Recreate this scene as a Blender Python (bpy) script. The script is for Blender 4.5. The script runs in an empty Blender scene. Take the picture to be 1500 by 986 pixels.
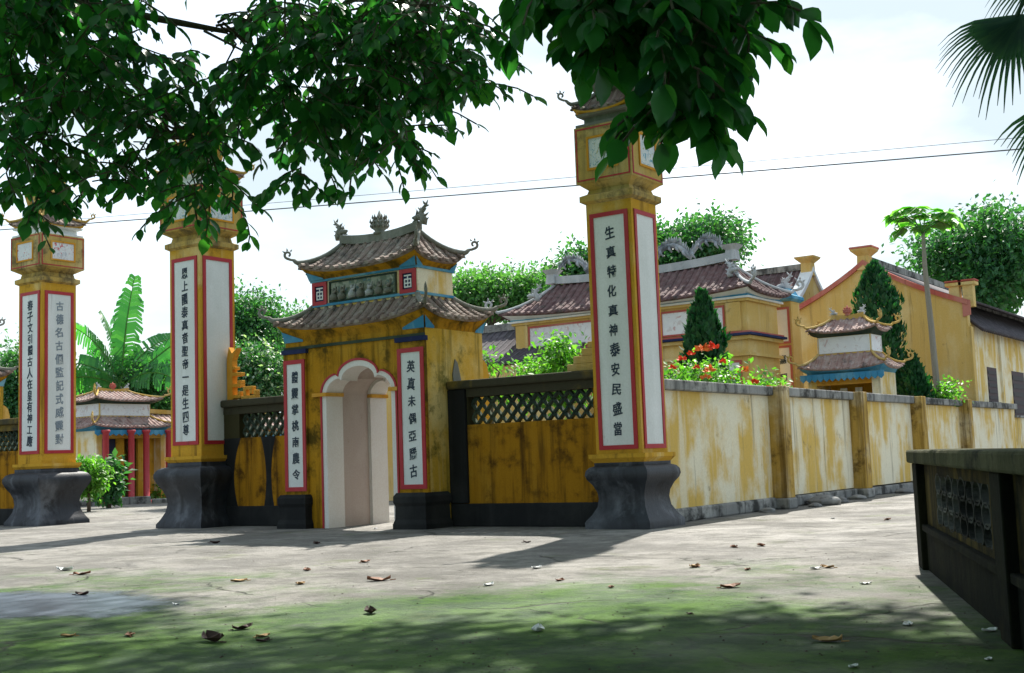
import bpy, math, random
import numpy as np
from mathutils import Vector, Matrix
random.seed(7); RNG = np.random.default_rng(11)
S = bpy.context.scene
COL = S.collection
R = math.radians

# ------------------------------------------------------------------ camera
FPX, PITCH, ROLL, YAW = 1765.6, 0.1014, -0.0362, 0.6073
CPOS = Vector((9.175, -16.331, 1.0955))
FW = Vector((-math.sin(YAW)*math.cos(PITCH), math.cos(YAW)*math.cos(PITCH), math.sin(PITCH)))
RT0 = Vector((math.cos(YAW), math.sin(YAW), 0)); UP0 = RT0.cross(FW)
RT = RT0*math.cos(ROLL) + UP0*math.sin(ROLL); UP = UP0*math.cos(ROLL) - RT0*math.sin(ROLL)
cd = bpy.data.cameras.new('camera'); cam = bpy.data.objects.new('camera', cd); COL.objects.link(cam)
cd.sensor_width = 36; cd.sensor_fit = 'HORIZONTAL'; cd.lens = FPX/1500*36; cd.clip_start = .05; cd.clip_end = 3000
cam.matrix_world = Matrix(((RT.x, UP.x, -FW.x, CPOS.x), (RT.y, UP.y, -FW.y, CPOS.y), (RT.z, UP.z, -FW.z, CPOS.z), (0, 0, 0, 1)))
S.camera = cam
def at(u, v, d):
    """world point seen towards (u, v) of the 1500 px photograph at d metres along the view axis"""
    return CPOS + (FW + RT*((u-750)/FPX) - UP*((v-493)/FPX))*d

# ------------------------------------------------------------------ sky, sun, exposure
SUN_AZ, SUN_EL = R(-17.5), R(50)
W = bpy.data.worlds.new('World'); S.world = W; W.use_nodes = True
nt = W.node_tree; nt.nodes.clear()
out = nt.nodes.new('ShaderNodeOutputWorld'); bg = nt.nodes.new('ShaderNodeBackground'); bg.inputs[1].default_value = .10
sky = nt.nodes.new('ShaderNodeTexSky'); sky.sky_type = 'NISHITA'; sky.sun_disc = False
sky.sun_elevation = SUN_EL; sky.sun_rotation = SUN_AZ; sky.dust_density = 2.5; sky.air_density = 1.2
tc = nt.nodes.new('ShaderNodeTexCoord'); mp = nt.nodes.new('ShaderNodeMapping'); mp.inputs['Scale'].default_value = (1.6, 1.6, 4.2)
mp.inputs['Location'].default_value = (.3, 1.1, .2)
no = nt.nodes.new('ShaderNodeTexNoise'); no.inputs['Scale'].default_value = 1.7; no.inputs['Detail'].default_value = 7; no.inputs['Roughness'].default_value = .52
rp = nt.nodes.new('ShaderNodeValToRGB'); rp.color_ramp.elements[0].position = .36; rp.color_ramp.elements[1].position = .60
rp.color_ramp.elements[0].color = (.42, .42, .42, 1); rp.color_ramp.elements[1].color = (1, 1, 1, 1)
mx = nt.nodes.new('ShaderNodeMix'); mx.data_type = 'RGBA'
mx.inputs[7].default_value = (3.02, 3.55, 3.92, 1)      # cloud brightness against the same strength
nt.links.new(tc.outputs['Generated'], mp.inputs[0]); nt.links.new(mp.outputs[0], no.inputs['Vector'])
nt.links.new(no.outputs[0], rp.inputs[0]); nt.links.new(rp.outputs[0], mx.inputs[0]); nt.links.new(sky.outputs[0], mx.inputs[6])
nt.links.new(mx.outputs[2], bg.inputs[0]); nt.links.new(bg.outputs[0], out.inputs[0])
SDIR = Vector((math.sin(SUN_AZ)*math.cos(SUN_EL), math.cos(SUN_AZ)*math.cos(SUN_EL), math.sin(SUN_EL)))
sl = bpy.data.lights.new('sun', 'SUN'); sl.energy = 3.6; sl.angle = R(.8); sl.color = (1, .95, .86)
so = bpy.data.objects.new('sun', sl); COL.objects.link(so); so.rotation_euler = SDIR.to_track_quat('Z', 'Y').to_euler(); so.location = (0, 0, 40)
S.view_settings.view_transform = 'Standard'; S.view_settings.look = 'None'; S.view_settings.gamma = 1
S.view_settings.exposure = 1.42; S.view_settings.use_curve_mapping = False

# ------------------------------------------------------------------ materials
MATS = {}
def newmat(name):
    m = bpy.data.materials.new(name); m.use_nodes = True; MATS[name] = m
    return m, m.node_tree, m.node_tree.nodes['Principled BSDF']
def rgb(c): return (c[0], c[1], c[2], 1)
class NG:
    """small node-graph helper working on world position"""
    def __init__(s, nt):
        s.nt = nt; s.geo = nt.nodes.new('ShaderNodeNewGeometry'); s.pos = s.geo.outputs['Position']
    def map(s, scale, loc=(0, 0, 0)):
        m = s.nt.nodes.new('ShaderNodeMapping'); m.inputs['Scale'].default_value = scale; m.inputs['Location'].default_value = loc
        s.nt.links.new(s.pos, m.inputs[0]); return m.outputs[0]
    def noise(s, scale=(1, 1, 1), detail=5, rough=.55, loc=(0, 0, 0), dist=0):
        n = s.nt.nodes.new('ShaderNodeTexNoise'); n.inputs['Scale'].default_value = 1; n.inputs['Detail'].default_value = detail
        n.inputs['Roughness'].default_value = rough; n.inputs['Distortion'].default_value = dist
        s.nt.links.new(s.map(scale, loc), n.inputs['Vector']); return n.outputs[0]
    def ramp(s, sock, lo, hi, a=0., b=1.):
        m = s.nt.nodes.new('ShaderNodeMapRange'); m.interpolation_type = 'SMOOTHSTEP'
        m.inputs[1].default_value = lo; m.inputs[2].default_value = hi; m.inputs[3].default_value = a; m.inputs[4].default_value = b
        s.nt.links.new(sock, m.inputs[0]); return m.outputs[0]
    def mul(s, a, b, op='MULTIPLY'):
        m = s.nt.nodes.new('ShaderNodeMath'); m.operation = op
        for i, q in enumerate((a, b)):
            if isinstance(q, (int, float)): m.inputs[i].default_value = q
            else: s.nt.links.new(q, m.inputs[i])
        return m.outputs[0]
    def mix(s, fac, a, b):
        m = s.nt.nodes.new('ShaderNodeMix'); m.data_type = 'RGBA'
        if isinstance(fac, (int, float)): m.inputs[0].default_value = fac
        else: s.nt.links.new(fac, m.inputs[0])
        for i, q in ((6, a), (7, b)):
            if isinstance(q, tuple): m.inputs[i].default_value = rgb(q)
            else: s.nt.links.new(q, m.inputs[i])
        return m.outputs[2]
    def bump(s, sock, strength, dist, bsdf):
        b = s.nt.nodes.new('ShaderNodeBump'); b.inputs['Strength'].default_value = strength; b.inputs['Distance'].default_value = dist
        s.nt.links.new(sock, b.inputs['Height']); s.nt.links.new(b.outputs[0], bsdf.inputs['Normal'])
def weathered(name, base, faded, stain, fade=(.45, .7), streak=(.58, .78), blotch=(.6, .8), rough=.9, bump=.35, seed=0., mould=None):
    m, nt, b = newmat(name); g = NG(nt); L = (seed*3.1, seed*1.7, seed)
    c = g.mix(g.ramp(g.noise((.9, .9, .7), 5, .6, L), *fade), base, faded)
    c = g.mix(g.mul(g.ramp(g.noise((3.2, 3.2, .22), 5, .6, L), fade[0]+.06, fade[1]+.04), .75), c, faded)
    c = g.mix(g.mul(g.ramp(g.noise((5, 5, .3), 6, .65, (seed, 2, 5)), *streak), .8), c, stain)
    c = g.mix(g.mul(g.ramp(g.noise((2.1, 2.1, 2.1), 8, .7, (seed, 9, 2)), *blotch), .9), c, stain)
    if mould:
        c = g.mix(g.ramp(g.noise((1.3, 1.3, .6), 8, .7, (4, seed, 2)), *mould), c, (.012, .012, .01))
    fine = g.noise((38, 38, 38), 4, .6)
    c = g.mix(g.mul(g.ramp(fine, .3, .75), .18), c, stain)
    nt.links.new(c, b.inputs['Base Color']); b.inputs['Roughness'].default_value = rough; b.inputs['Specular IOR Level'].default_value = .35 if rough < .7 else .12
    g.bump(g.noise((16, 16, 16), 8, .65), bump, .012, b)
    return m
Y0, Y1 = (.60, .335, .035), (.70, .53, .22)
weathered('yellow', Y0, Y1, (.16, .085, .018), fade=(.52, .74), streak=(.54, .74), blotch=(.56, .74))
weathered('yellow_front_shaded', (.40, .185, .010), (.46, .25, .03), (.045, .020, .005), fade=(.5, .8), streak=(.46, .68), blotch=(.47, .68), seed=3)  # base darkened for shade on the front faces; dirt and mould stains over it
weathered('gate_plaster_shaded', (.46, .225, .012), (.50, .29, .04), (.050, .036, .006), fade=(.5, .8), streak=(.45, .68), blotch=(.46, .66), seed=3)  # shaded copy of the gate yellow, front shade in the colour, plus olive moss stain
weathered('yellow_side', (.68, .46, .12), (.82, .76, .58), (.22, .17, .10), fade=(.42, .60), streak=(.56, .74), blotch=(.60, .76), seed=5)
weathered('yellow_far', (.60, .41, .13), (.68, .54, .27), (.17, .12, .06), fade=(.45, .7), streak=(.56, .74), blotch=(.60, .78), seed=8)
weathered('mould_wall', (.05, .045, .02), (.16, .11, .02), (.01, .01, .008), fade=(.55, .75), seed=1)
weathered('coping', (.25, .25, .24), (.42, .415, .39), (.03, .03, .028), blotch=(.46, .64), streak=(.5, .7), seed=2, bump=.6)
weathered('coping_dark', (.06, .055, .035), (.20, .14, .03), (.010, .012, .012), fade=(.56, .7), seed=6, bump=.6)
weathered('plinth_stone', (.026, .030, .038), (.13, .14, .16), (.008, .009, .012), fade=(.5, .7), streak=(.5, .7), blotch=(.5, .66), seed=4, rough=.55, bump=.5)
weathered('black_plinth', (.016, .017, .018), (.035, .036, .035), (.006, .006, .006), seed=4, rough=.8)
weathered('white', (.68, .71, .70), (.80, .82, .82), (.38, .37, .34), fade=(.4, .7), streak=(.58, .8), blotch=(.62, .8), seed=2, rough=.75, bump=.1)
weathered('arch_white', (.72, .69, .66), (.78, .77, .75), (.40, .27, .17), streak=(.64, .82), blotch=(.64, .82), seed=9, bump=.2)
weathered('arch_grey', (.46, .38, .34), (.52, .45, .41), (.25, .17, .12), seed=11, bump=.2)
weathered('red', (.42, .022, .032), (.46, .07, .08), (.16, .012, .014), fade=(.5, .8), seed=1, rough=.6, bump=.1)
weathered('red_far', (.45, .11, .09), (.50, .2, .16), (.2, .06, .05), seed=2, bump=.1)
weathered('blue', (.05, .24, .42), (.20, .42, .52), (.03, .10, .16), seed=2, bump=.1)
weathered('navy', (.02, .03, .09), (.05, .06, .13), (.01, .012, .03), seed=2, bump=.1)
weathered('orange', (.60, .28, .03), (.66, .40, .10), (.25, .10, .015), seed=3)
weathered('dark_trim', (.03, .05, .04), (.07, .09, .06), (.012, .014, .012), seed=3)
weathered('ornament', (.20, .20, .17), (.33, .33, .30), (.05, .055, .05), seed=3, bump=.8)
weathered('ornament_yellow', (.50, .33, .09), (.58, .44, .20), (.16, .10, .03), seed=3, bump=.7)
weathered('ornament_pale', (.40, .42, .43), (.55, .56, .57), (.12, .13, .14), seed=5, bump=.8)
weathered('concrete_green_shaded', (.012, .014, .006), (.055, .045, .012), (.003, .004, .003), fade=(.54, .72), streak=(.46, .64), blotch=(.42, .6), seed=7, bump=.7)  # mossy concrete, its tree shade painted in as a near-black base
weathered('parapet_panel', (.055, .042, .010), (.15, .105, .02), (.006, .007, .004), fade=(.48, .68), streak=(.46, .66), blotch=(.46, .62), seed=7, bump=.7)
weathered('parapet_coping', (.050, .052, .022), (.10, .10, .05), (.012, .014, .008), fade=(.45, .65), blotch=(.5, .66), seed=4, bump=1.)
weathered('post_plaster', (.50, .32, .075), (.68, .60, .42), (.11, .065, .02), fade=(.5, .72), streak=(.46, .66), blotch=(.5, .68), seed=6)  # brown stain, and a base darkened for the shaded front faces
weathered('flank_plaster_lit', (.58, .35, .04), (.70, .54, .22), (.11, .10, .018), fade=(.46, .7), streak=(.5, .7), blotch=(.5, .68), seed=9)  # lit copy of the gate yellow for the right flank, with mossy stains
weathered('block_plaster', (.50, .34, .09), (.58, .46, .22), (.13, .10, .05), fade=(.46, .7), streak=(.48, .68), blotch=(.48, .66), seed=12)
weathered('lattice_grey', (.06, .065, .06), (.12, .125, .115), (.008, .009, .008), fade=(.5, .7), blotch=(.45, .62), seed=2)
weathered('ridge_plaster', (.30, .32, .35), (.44, .46, .48), (.07, .08, .09), fade=(.5, .7), blotch=(.46, .64), seed=5, bump=.8)
weathered('stone', (.20, .20, .20), (.32, .32, .31), (.05, .05, .05), seed=3, bump=1)
weathered('bark', (.10, .085, .065), (.17, .15, .12), (.03, .025, .02), seed=3, bump=1.2)
weathered('pale_trunk', (.26, .24, .20), (.36, .34, .29), (.10, .09, .07), seed=3, bump=.5)
def tiles(name, a, b_, c_, seed=0):
    m, nt, b = newmat(name); g = NG(nt)
    oi = nt.nodes.new('ShaderNodeObjectInfo')
    c = g.mix(oi.outputs['Random'], a, b_)
    c = g.mix(g.ramp(g.noise((6, 6, 6), 6, .6, (seed, 0, 0)), .42, .7), c, c_)
    c = g.mix(g.mul(g.ramp(g.noise((2.5, 2.5, 2.5), 6, .7, (0, seed, 3)), .52, .7), .85), c, (.035, .04, .032))
    nt.links.new(c, b.inputs['Base Color']); b.inputs['Roughness'].default_value = .88
    g.bump(g.noise((30, 30, 30), 5), .5, .01, b)
tiles('tile', (.13, .085, .065), (.24, .175, .145), (.30, .26, .22))
tiles('tile_pale', (.26, .15, .13), (.36, .25, .22), (.42, .34, .31), 3)
tiles('tile_far', (.085, .042, .042), (.14, .075, .072), (.17, .115, .11), 5)
tiles('tile_dark', (.045, .04, .05), (.08, .065, .075), (.11, .1, .11), 7)
def flat(name, c, rough=.7, metal=0):
    m, nt, b = newmat(name); g = NG(nt)
    q = g.mix(g.mul(g.ramp(g.noise((9, 9, 9), 5), .35, .75), .35), c, tuple(x*.6 for x in c))
    nt.links.new(q, b.inputs['Base Color']); b.inputs['Roughness'].default_value = rough; b.inputs['Metallic'].default_value = metal
flat('ink', (.012, .03, .055)); flat('ink_faded', (.20, .25, .30)); flat('dark_opening', (.018, .014, .02)); flat('wire', (.06, .06, .065))
flat('shutter', (.035, .012, .02)); flat('door_blue', (.015, .025, .07)); flat('petal', (.75, .07, .02)); flat('petal_pale', (.80, .25, .06))
flat('dry_leaf', (.22, .085, .035)); flat('dark_leaf', (.05, .02, .015)); flat('tan_leaf', (.40, .24, .09)); flat('pink_leaf', (.42, .20, .15)); flat('paper', (.80, .80, .80))
flat('red_column', (.42, .03, .04), .45)
def picture(name, cols, scale, seed):
    m, nt, b = newmat(name); g = NG(nt)
    c = g.mix(g.ramp(g.noise((scale,)*3, 4, .6, (seed, 0, 0), 1.2), .45, .55), cols[0], cols[1])
    c = g.mix(g.ramp(g.noise((scale*1.7,)*3, 3, .6, (0, seed, 4), 1.5), .56, .62), c, cols[2])
    c = g.mix(g.ramp(g.noise((scale*1.3,)*3, 3, .6, (5, 1, seed), 1.5), .60, .66), c, cols[3])
    nt.links.new(c, b.inputs['Base Color']); b.inputs['Roughness'].default_value = .7
    g.bump(g.noise((scale*1.7,)*3, 3, .6, (0, seed, 4), 1.5), .6, .02, b)
picture('painting', ((.55, .60, .62), (.66, .68, .66), (.13, .33, .42), (.42, .40, .20)), 7, 2)
picture('painting_red', ((.66, .67, .68), (.70, .71, .71), (.50, .52, .55), (.55, .05, .06)), 6, 4)
picture('relief', ((.12, .17, .12), (.30, .33, .26), (.08, .17, .20), (.46, .46, .40)), 4.5, 3)
picture('frieze', ((.70, .72, .74), (.74, .76, .77), (.62, .60, .60), (.55, .40, .40)), 2.6, 6)
def leafmat(name, cols, trans=.45, gloss=.35):
    m, nt, b = newmat(name); g = NG(nt); b.inputs['Roughness'].default_value = gloss
    r = g.geo.outputs['Random Per Island']
    ra = nt.nodes.new('ShaderNodeValToRGB'); nt.links.new(r, ra.inputs[0])
    e = ra.color_ramp.elements; e[0].color = rgb(cols[0]); e[1].color = rgb(cols[-1])
    for i, c in enumerate(cols[1:-1]):
        q = e.new((i+1)/(len(cols)-1)); q.color = rgb(c)
    nt.links.new(ra.outputs[0], b.inputs['Base Color'])
    tr = nt.nodes.new('ShaderNodeBsdfTranslucent'); ms = nt.nodes.new('ShaderNodeMixShader'); ms.inputs[0].default_value = trans
    tm = nt.nodes.new('ShaderNodeMix'); tm.data_type = 'RGBA'; tm.blend_type = 'MULTIPLY'; tm.inputs[0].default_value = 1
    tm.inputs[7].default_value = (1.6, 2.2, .6, 1); nt.links.new(ra.outputs[0], tm.inputs[6]); nt.links.new(tm.outputs[2], tr.inputs[0])
    nt.links.new(b.outputs[0], ms.inputs[1]); nt.links.new(tr.outputs[0], ms.inputs[2])
    nt.links.new(ms.outputs[0], nt.nodes['Material Output'].inputs[0])
leafmat('leaf_near', ((.012, .070, .040), (.020, .100, .046), (.028, .125, .040), (.045, .15, .035)), .52, .3)
leafmat('leaf_tree', ((.028, .105, .055), (.042, .135, .06), (.065, .165, .06)), .4, .5)
leafmat('leaf_pale', ((.05, .15, .06), (.08, .19, .07), (.11, .22, .09)), .45, .5)
leafmat('leaf_lime', ((.05, .16, .03), (.10, .24, .04), (.17, .31, .07)), .45, .5)
leafmat('leaf_papaya', ((.10, .24, .08), (.15, .30, .10), (.20, .35, .14)), .55, .5)
leafmat('leaf_cypress', ((.006, .055, .02), (.010, .085, .03), (.02, .11, .03)), .25, .6)
leafmat('leaf_banana', ((.03, .15, .05), (.05, .20, .06), (.08, .26, .07)), .5, .35)
leafmat('leaf_blossom', ((.02, .09, .03), (.03, .12, .04), (.05, .15, .06), (.40, .46, .42)), .35, .5)
leafmat('leaf_palm', ((.02, .07, .05), (.03, .09, .06), (.05, .12, .07)), .35, .4)
# concrete yard with algae
m, nt, b = newmat('yard'); g = NG(nt)
c = g.mix(g.ramp(g.noise((.45, .45, .5), 10, .7), .40, .60), (.15, .143, .132), (.28, .267, .245))
c = g.mix(g.mul(g.ramp(g.noise((2.4, 2.4, 2), 10, .75, (3, 1, 0)), .47, .60), .7), c, (.115, .112, .10))
c = g.mix(g.mul(g.ramp(g.noise((1.2, 4.5, 2), 8, .7, (9, 1, 0)), .56, .68), .6), c, (.36, .345, .32))
c = g.mix(g.mul(g.ramp(g.noise((17, 17, 5), 6, .8, (3, 8, 0)), .60, .68), .45), c, (.42, .41, .38))
vo = nt.nodes.new('ShaderNodeTexVoronoi'); vo.feature = 'DISTANCE_TO_EDGE'; vo.inputs['Scale'].default_value = .32
wn = nt.nodes.new('ShaderNodeTexNoise'); wn.inputs['Scale'].default_value = 1.3; wn.inputs['Detail'].default_value = 6; nt.links.new(g.pos, wn.inputs['Vector'])
wv = nt.nodes.new('ShaderNodeVectorMath'); wv.operation = 'MULTIPLY_ADD'; nt.links.new(wn.outputs['Color'], wv.inputs[0]); wv.inputs[1].default_value = (1.1, 1.1, 0); nt.links.new(g.pos, wv.inputs[2])
nt.links.new(wv.outputs[0], vo.inputs['Vector'])
crack = g.mul(g.ramp(vo.outputs['Distance'], .0, .012, 1., 0.), g.ramp(g.noise((.5, .5, .5), 4, .6, (5, 5, 0)), .45, .6))
dv = nt.nodes.new('ShaderNodeVectorMath'); dv.operation = 'DOT_PRODUCT'; nt.links.new(g.pos, dv.inputs[0]); dv.inputs[1].default_value = (.30, -.95, 0)
near = g.mul(dv.outputs['Value'], g.mul(g.mul(g.noise((.35, .35, .3), 6, .6, (7, 2, 0)), .5, 'SUBTRACT'), 12.), 'ADD')
near = g.mul(near, g.mul(g.mul(g.noise((2.2, 2.2, 1), 10, .8, (1, 2, 0)), .5, 'SUBTRACT'), 7.), 'ADD')
moss = g.ramp(near, 6.9, 9.9)
mossc = g.mix(g.ramp(g.noise((1.6, 1.6, 1), 10, .75, (2, 5, 0)), .38, .62), (.010, .060, .002), (.066, .165, .006))
c = g.mix(g.mul(moss, .92), c, mossc)
c = g.mix(g.mul(g.ramp(g.noise((.8, .8, 1), 9, .75, (6, 1, 0)), .56, .66), .5), c, (.10, .13, .04))
c = g.mix(g.mul(g.ramp(g.noise((30, 30, 5), 6, .8), .55, .66), .7), c, (.055, .052, .04))
c = g.mix(g.mul(g.ramp(g.noise((75, 75, 5), 4, .8, (2, 8, 0)), .54, .64), .6), c, (.05, .05, .035))
c = g.mix(g.mul(crack, .8), c, (.03, .03, .022))
nt.links.new(c, b.inputs['Base Color']); b.inputs['Specular IOR Level'].default_value = .25
nt.links.new(g.ramp(g.noise((.9, .9, .9), 5, .6, (1, 4, 0)), .3, .7, .6, .95), b.inputs['Roughness'])
g.bump(g.mul(g.noise((11, 11, 9), 12, .75), g.mul(crack, -.6), 'ADD'), 1., .04, b)
m, nt, b = newmat('water'); g = NG(nt); b.inputs['Base Color'].default_value = (.08, .105, .14, 1); b.inputs['Roughness'].default_value = .32  # bluish base stands in for sky reflected on the wet concrete
b.inputs['IOR'].default_value = 1.33; b.inputs['Specular IOR Level'].default_value = .9
g.bump(g.noise((3, 3, 3), 3), .03, .01, b)
at_ = nt.nodes.new('ShaderNodeAttribute'); at_.attribute_name = 'depth'
nt.links.new(g.ramp(g.mul(at_.outputs['Fac'], g.mul(g.mul(g.noise((1.8, 1.8, 2), 9, .75), .5, 'SUBTRACT'), 2.2), 'ADD'), .15, 1.0), b.inputs['Alpha'])

# ------------------------------------------------------------------ mesh helpers
class MB:
    def __init__(s): s.v = []; s.f = []
    def add(s, vs, fs):
        o = len(s.v); s.v += [tuple(p) for p in vs]; s.f += [tuple(i+o for i in q) for q in fs]; return s
    def box(s, x0, x1, y0, y1, z0, z1):
        return s.add([(x0, y0, z0), (x1, y0, z0), (x1, y1, z0), (x0, y1, z0), (x0, y0, z1), (x1, y0, z1), (x1, y1, z1), (x0, y1, z1)],
                     [(0, 3, 2, 1), (4, 5, 6, 7), (0, 1, 5, 4), (1, 2, 6, 5), (2, 3, 7, 6), (3, 0, 4, 7)])
    def sq(s, prof, cx=0, cy=0, caps=True):
        """square-section loft, crisp corners: prof = [(z, half width), ...]"""
        for q in range(4):
            c, n = math.cos(q*math.pi/2), math.sin(q*math.pi/2); vs = []
            for z, h in prof:
                for a in (-h, h): vs.append((cx + a*c + h*n, cy + a*n - h*c, z))
            s.add(vs, [(2*i, 2*i+1, 2*i+3, 2*i+2) for i in range(len(prof)-1)])
        if caps:
            for (z, h), fl in ((prof[0], True), (prof[-1], False)):
                p = [(cx-h, cy-h, z), (cx+h, cy-h, z), (cx+h, cy+h, z), (cx-h, cy+h, z)]
                s.add(p[::-1] if fl else p, [(0, 1, 2, 3)])
        return s
    def tube(s, pts, rad, n=8, caps=True):
        pts = [Vector(p) for p in pts]; k = len(pts)
        if isinstance(rad, (int, float)): rad = [rad]*k
        vs = []; ref = None
        for i, p in enumerate(pts):
            t = (pts[min(i+1, k-1)] - pts[max(i-1, 0)]).normalized()
            if ref is None: ref = t.cross(Vector((0, 0, 1))) if abs(t.z) < .9 else t.cross(Vector((1, 0, 0)))
            a = (ref - t*ref.dot(t)).normalized(); b = t.cross(a); ref = a
            for j in range(n):
                q = 2*math.pi*j/n; vs.append(p + (a*math.cos(q) + b*math.sin(q))*rad[i])
        fs = [(i*n+j, i*n+(j+1) % n, (i+1)*n+(j+1) % n, (i+1)*n+j) for i in range(k-1) for j in range(n)]
        if caps: fs += [tuple(range(n))[::-1], tuple((k-1)*n+j for j in range(n))]
        return s.add(vs, fs)
    def lathe(s, prof, cx, cy, n=14):
        vs = [(cx + r*math.cos(2*math.pi*j/n), cy + r*math.sin(2*math.pi*j/n), z) for z, r in prof for j in range(n)]
        k = len(prof)
        return s.add(vs, [(i*n+j, i*n+(j+1) % n, (i+1)*n+(j+1) % n, (i+1)*n+j) for i in range(k-1) for j in range(n)] + [tuple(range(n))[::-1], tuple((k-1)*n+j for j in range(n))])
    def prism(s, poly, axis, a0, a1):
        """polygon (list of 2-D points) extruded along an axis"""
        n = len(poly)
        def P(p, a): return (p[0], a, p[1]) if axis == 'y' else ((a, p[0], p[1]) if axis == 'x' else (p[0], p[1], a))
        s.add([P(p, a0) for p in poly] + [P(p, a1) for p in poly],
              [tuple(range(n)), tuple(range(2*n-1, n-1, -1))] + [(i, i+n, (i+1) % n + n, (i+1) % n) for i in range(n)])
        return s
    def mesh(s, name, smooth=False):
        m = bpy.data.meshes.new(name); m.from_pydata(s.v, [], s.f); m.update()
        if smooth: m.polygons.foreach_set('use_smooth', [True]*len(m.polygons))
        return m
    def build(s, name, mat, parent=None, smooth=False, bevel=0):
        return obj(name, s.mesh(name, smooth), mat, parent, bevel)
def obj(name, me, mat, parent=None, bevel=0):
    if mat and not me.materials: me.materials.append(MATS[mat])
    o = bpy.data.objects.new(name, me); COL.objects.link(o)
    if parent is not None: o.parent = parent
    if bevel:
        b = o.modifiers.new('bevel', 'BEVEL'); b.width = bevel; b.segments = 2; b.limit_method = 'ANGLE'
    return o
def box(name, mat, parent, x0, x1, y0, y1, z0, z1, bevel=0): return MB().box(x0, x1, y0, y1, z0, z1).build(name, mat, parent, bevel=bevel)
def thing(name, loc, label, cat, group=None, rz=0):
    o = bpy.data.objects.new(name, None); COL.objects.link(o); o.location = loc; o.rotation_euler[2] = rz; o.empty_display_size = .3
    return tag(o, label, cat, group)
def tag(o, label, cat, group=None, kind=None):
    o['label'] = label; o['category'] = cat
    if group: o['group'] = group
    if kind: o['kind'] = kind
    return o
def struct(o): o['kind'] = 'structure'; return o
def copy_tree(o, parent=None):
    c = o.copy(); COL.objects.link(c); c.parent = parent
    for ch in o.children: copy_tree(ch, c)
    return c
GL = {}
def glyph(ch):
    if ch not in GL:
        cu = bpy.data.curves.new('g', 'FONT'); cu.body = ch; cu.size = 1; cu.extrude = .004; cu.offset = .016; cu.resolution_u = 2
        o = bpy.data.objects.new('g', cu); COL.objects.link(o); dg = bpy.context.evaluated_depsgraph_get()
        me = bpy.data.meshes.new_from_object(o.evaluated_get(dg))
        GL[ch] = ([(v.co.x-.47, v.co.y-.38, v.co.z) for v in me.vertices], [tuple(p.vertices) for p in me.polygons])
        bpy.data.objects.remove(o); bpy.data.meshes.remove(me)
    return GL[ch]
def lettering(parent, text, z1, z0, size, frame, mat='ink', wfac=.8):
    """a column of characters: frame = (origin, right vector, normal) of the panel"""
    org, rt, nm = (Vector(q) for q in frame); n = len(text)
    for i, ch in enumerate(text):
        z = z1 + (z0-z1)*(i+.5)/n; vs, fs = glyph(ch)
        ca, sa = math.cos(random.gauss(0, .05)), random.gauss(0, .06); sx = size*wfac*random.uniform(.88, 1.04); sz = size*random.uniform(.82, .98); dx = random.gauss(0, .02*size)
        MB().add([org + rt*((x*ca - y*sa)*sx + dx) + Vector((0, 0, z + (y*ca + x*(sa+.06))*sz)) + nm*(.004+k) for x, y, k in vs], fs).build('character', mat, parent)

# ------------------------------------------------------------------ ground
mb = MB(); mb.add([(-900, -500, 0), (900, -500, 0), (900, 1300, 0), (-900, 1300, 0)], [(0, 1, 2, 3)])
struct(mb.build('ground', 'yard'))
def blob(name, pts, z, mat, sub=40):
    pts = [Vector((p[0], p[1], z)) for p in pts]; n = len(pts); ring = []
    for i in range(n):
        for k in range(5):
            t = k/5; p0, p1, p2, p3 = pts[i-1], pts[i], pts[(i+1) % n], pts[(i+2) % n]
            q = .5*((2*p1) + (p2-p0)*t + (2*p0-5*p1+4*p2-p3)*t*t + (3*p1-p0-3*p2+p3)*t**3)
            ring.append(q + Vector((random.uniform(-.04, .04), random.uniform(-.04, .04), 0)))
    c = sum(ring, Vector())/len(ring); vs = [c] + ring; k = len(ring)
    inner = [c.lerp(q, .45) for q in ring]
    o = MB().add([c] + inner + ring, [(0, i+1, (i+1) % k + 1) for i in range(k)] + [(i+1, i+1+k, (i+1) % k + 1 + k, (i+1) % k + 1) for i in range(k)]).build(name, mat)
    at_ = o.data.attributes.new('depth', 'FLOAT', 'POINT'); at_.data.foreach_set('value', [1.]*(k+1) + [0.]*k); return o
struct(blob('puddle', [(-3.3, -9.75), (-1.8, -9.35), (-1.0, -9.0), (.3, -8.95), (1.1, -9.3), (1.75, -9.85), (1.6, -10.5), (.95, -10.95), (.1, -11.05), (-1.6, -10.6), (-3.2, -10.4)], .004, 'water'))

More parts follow.
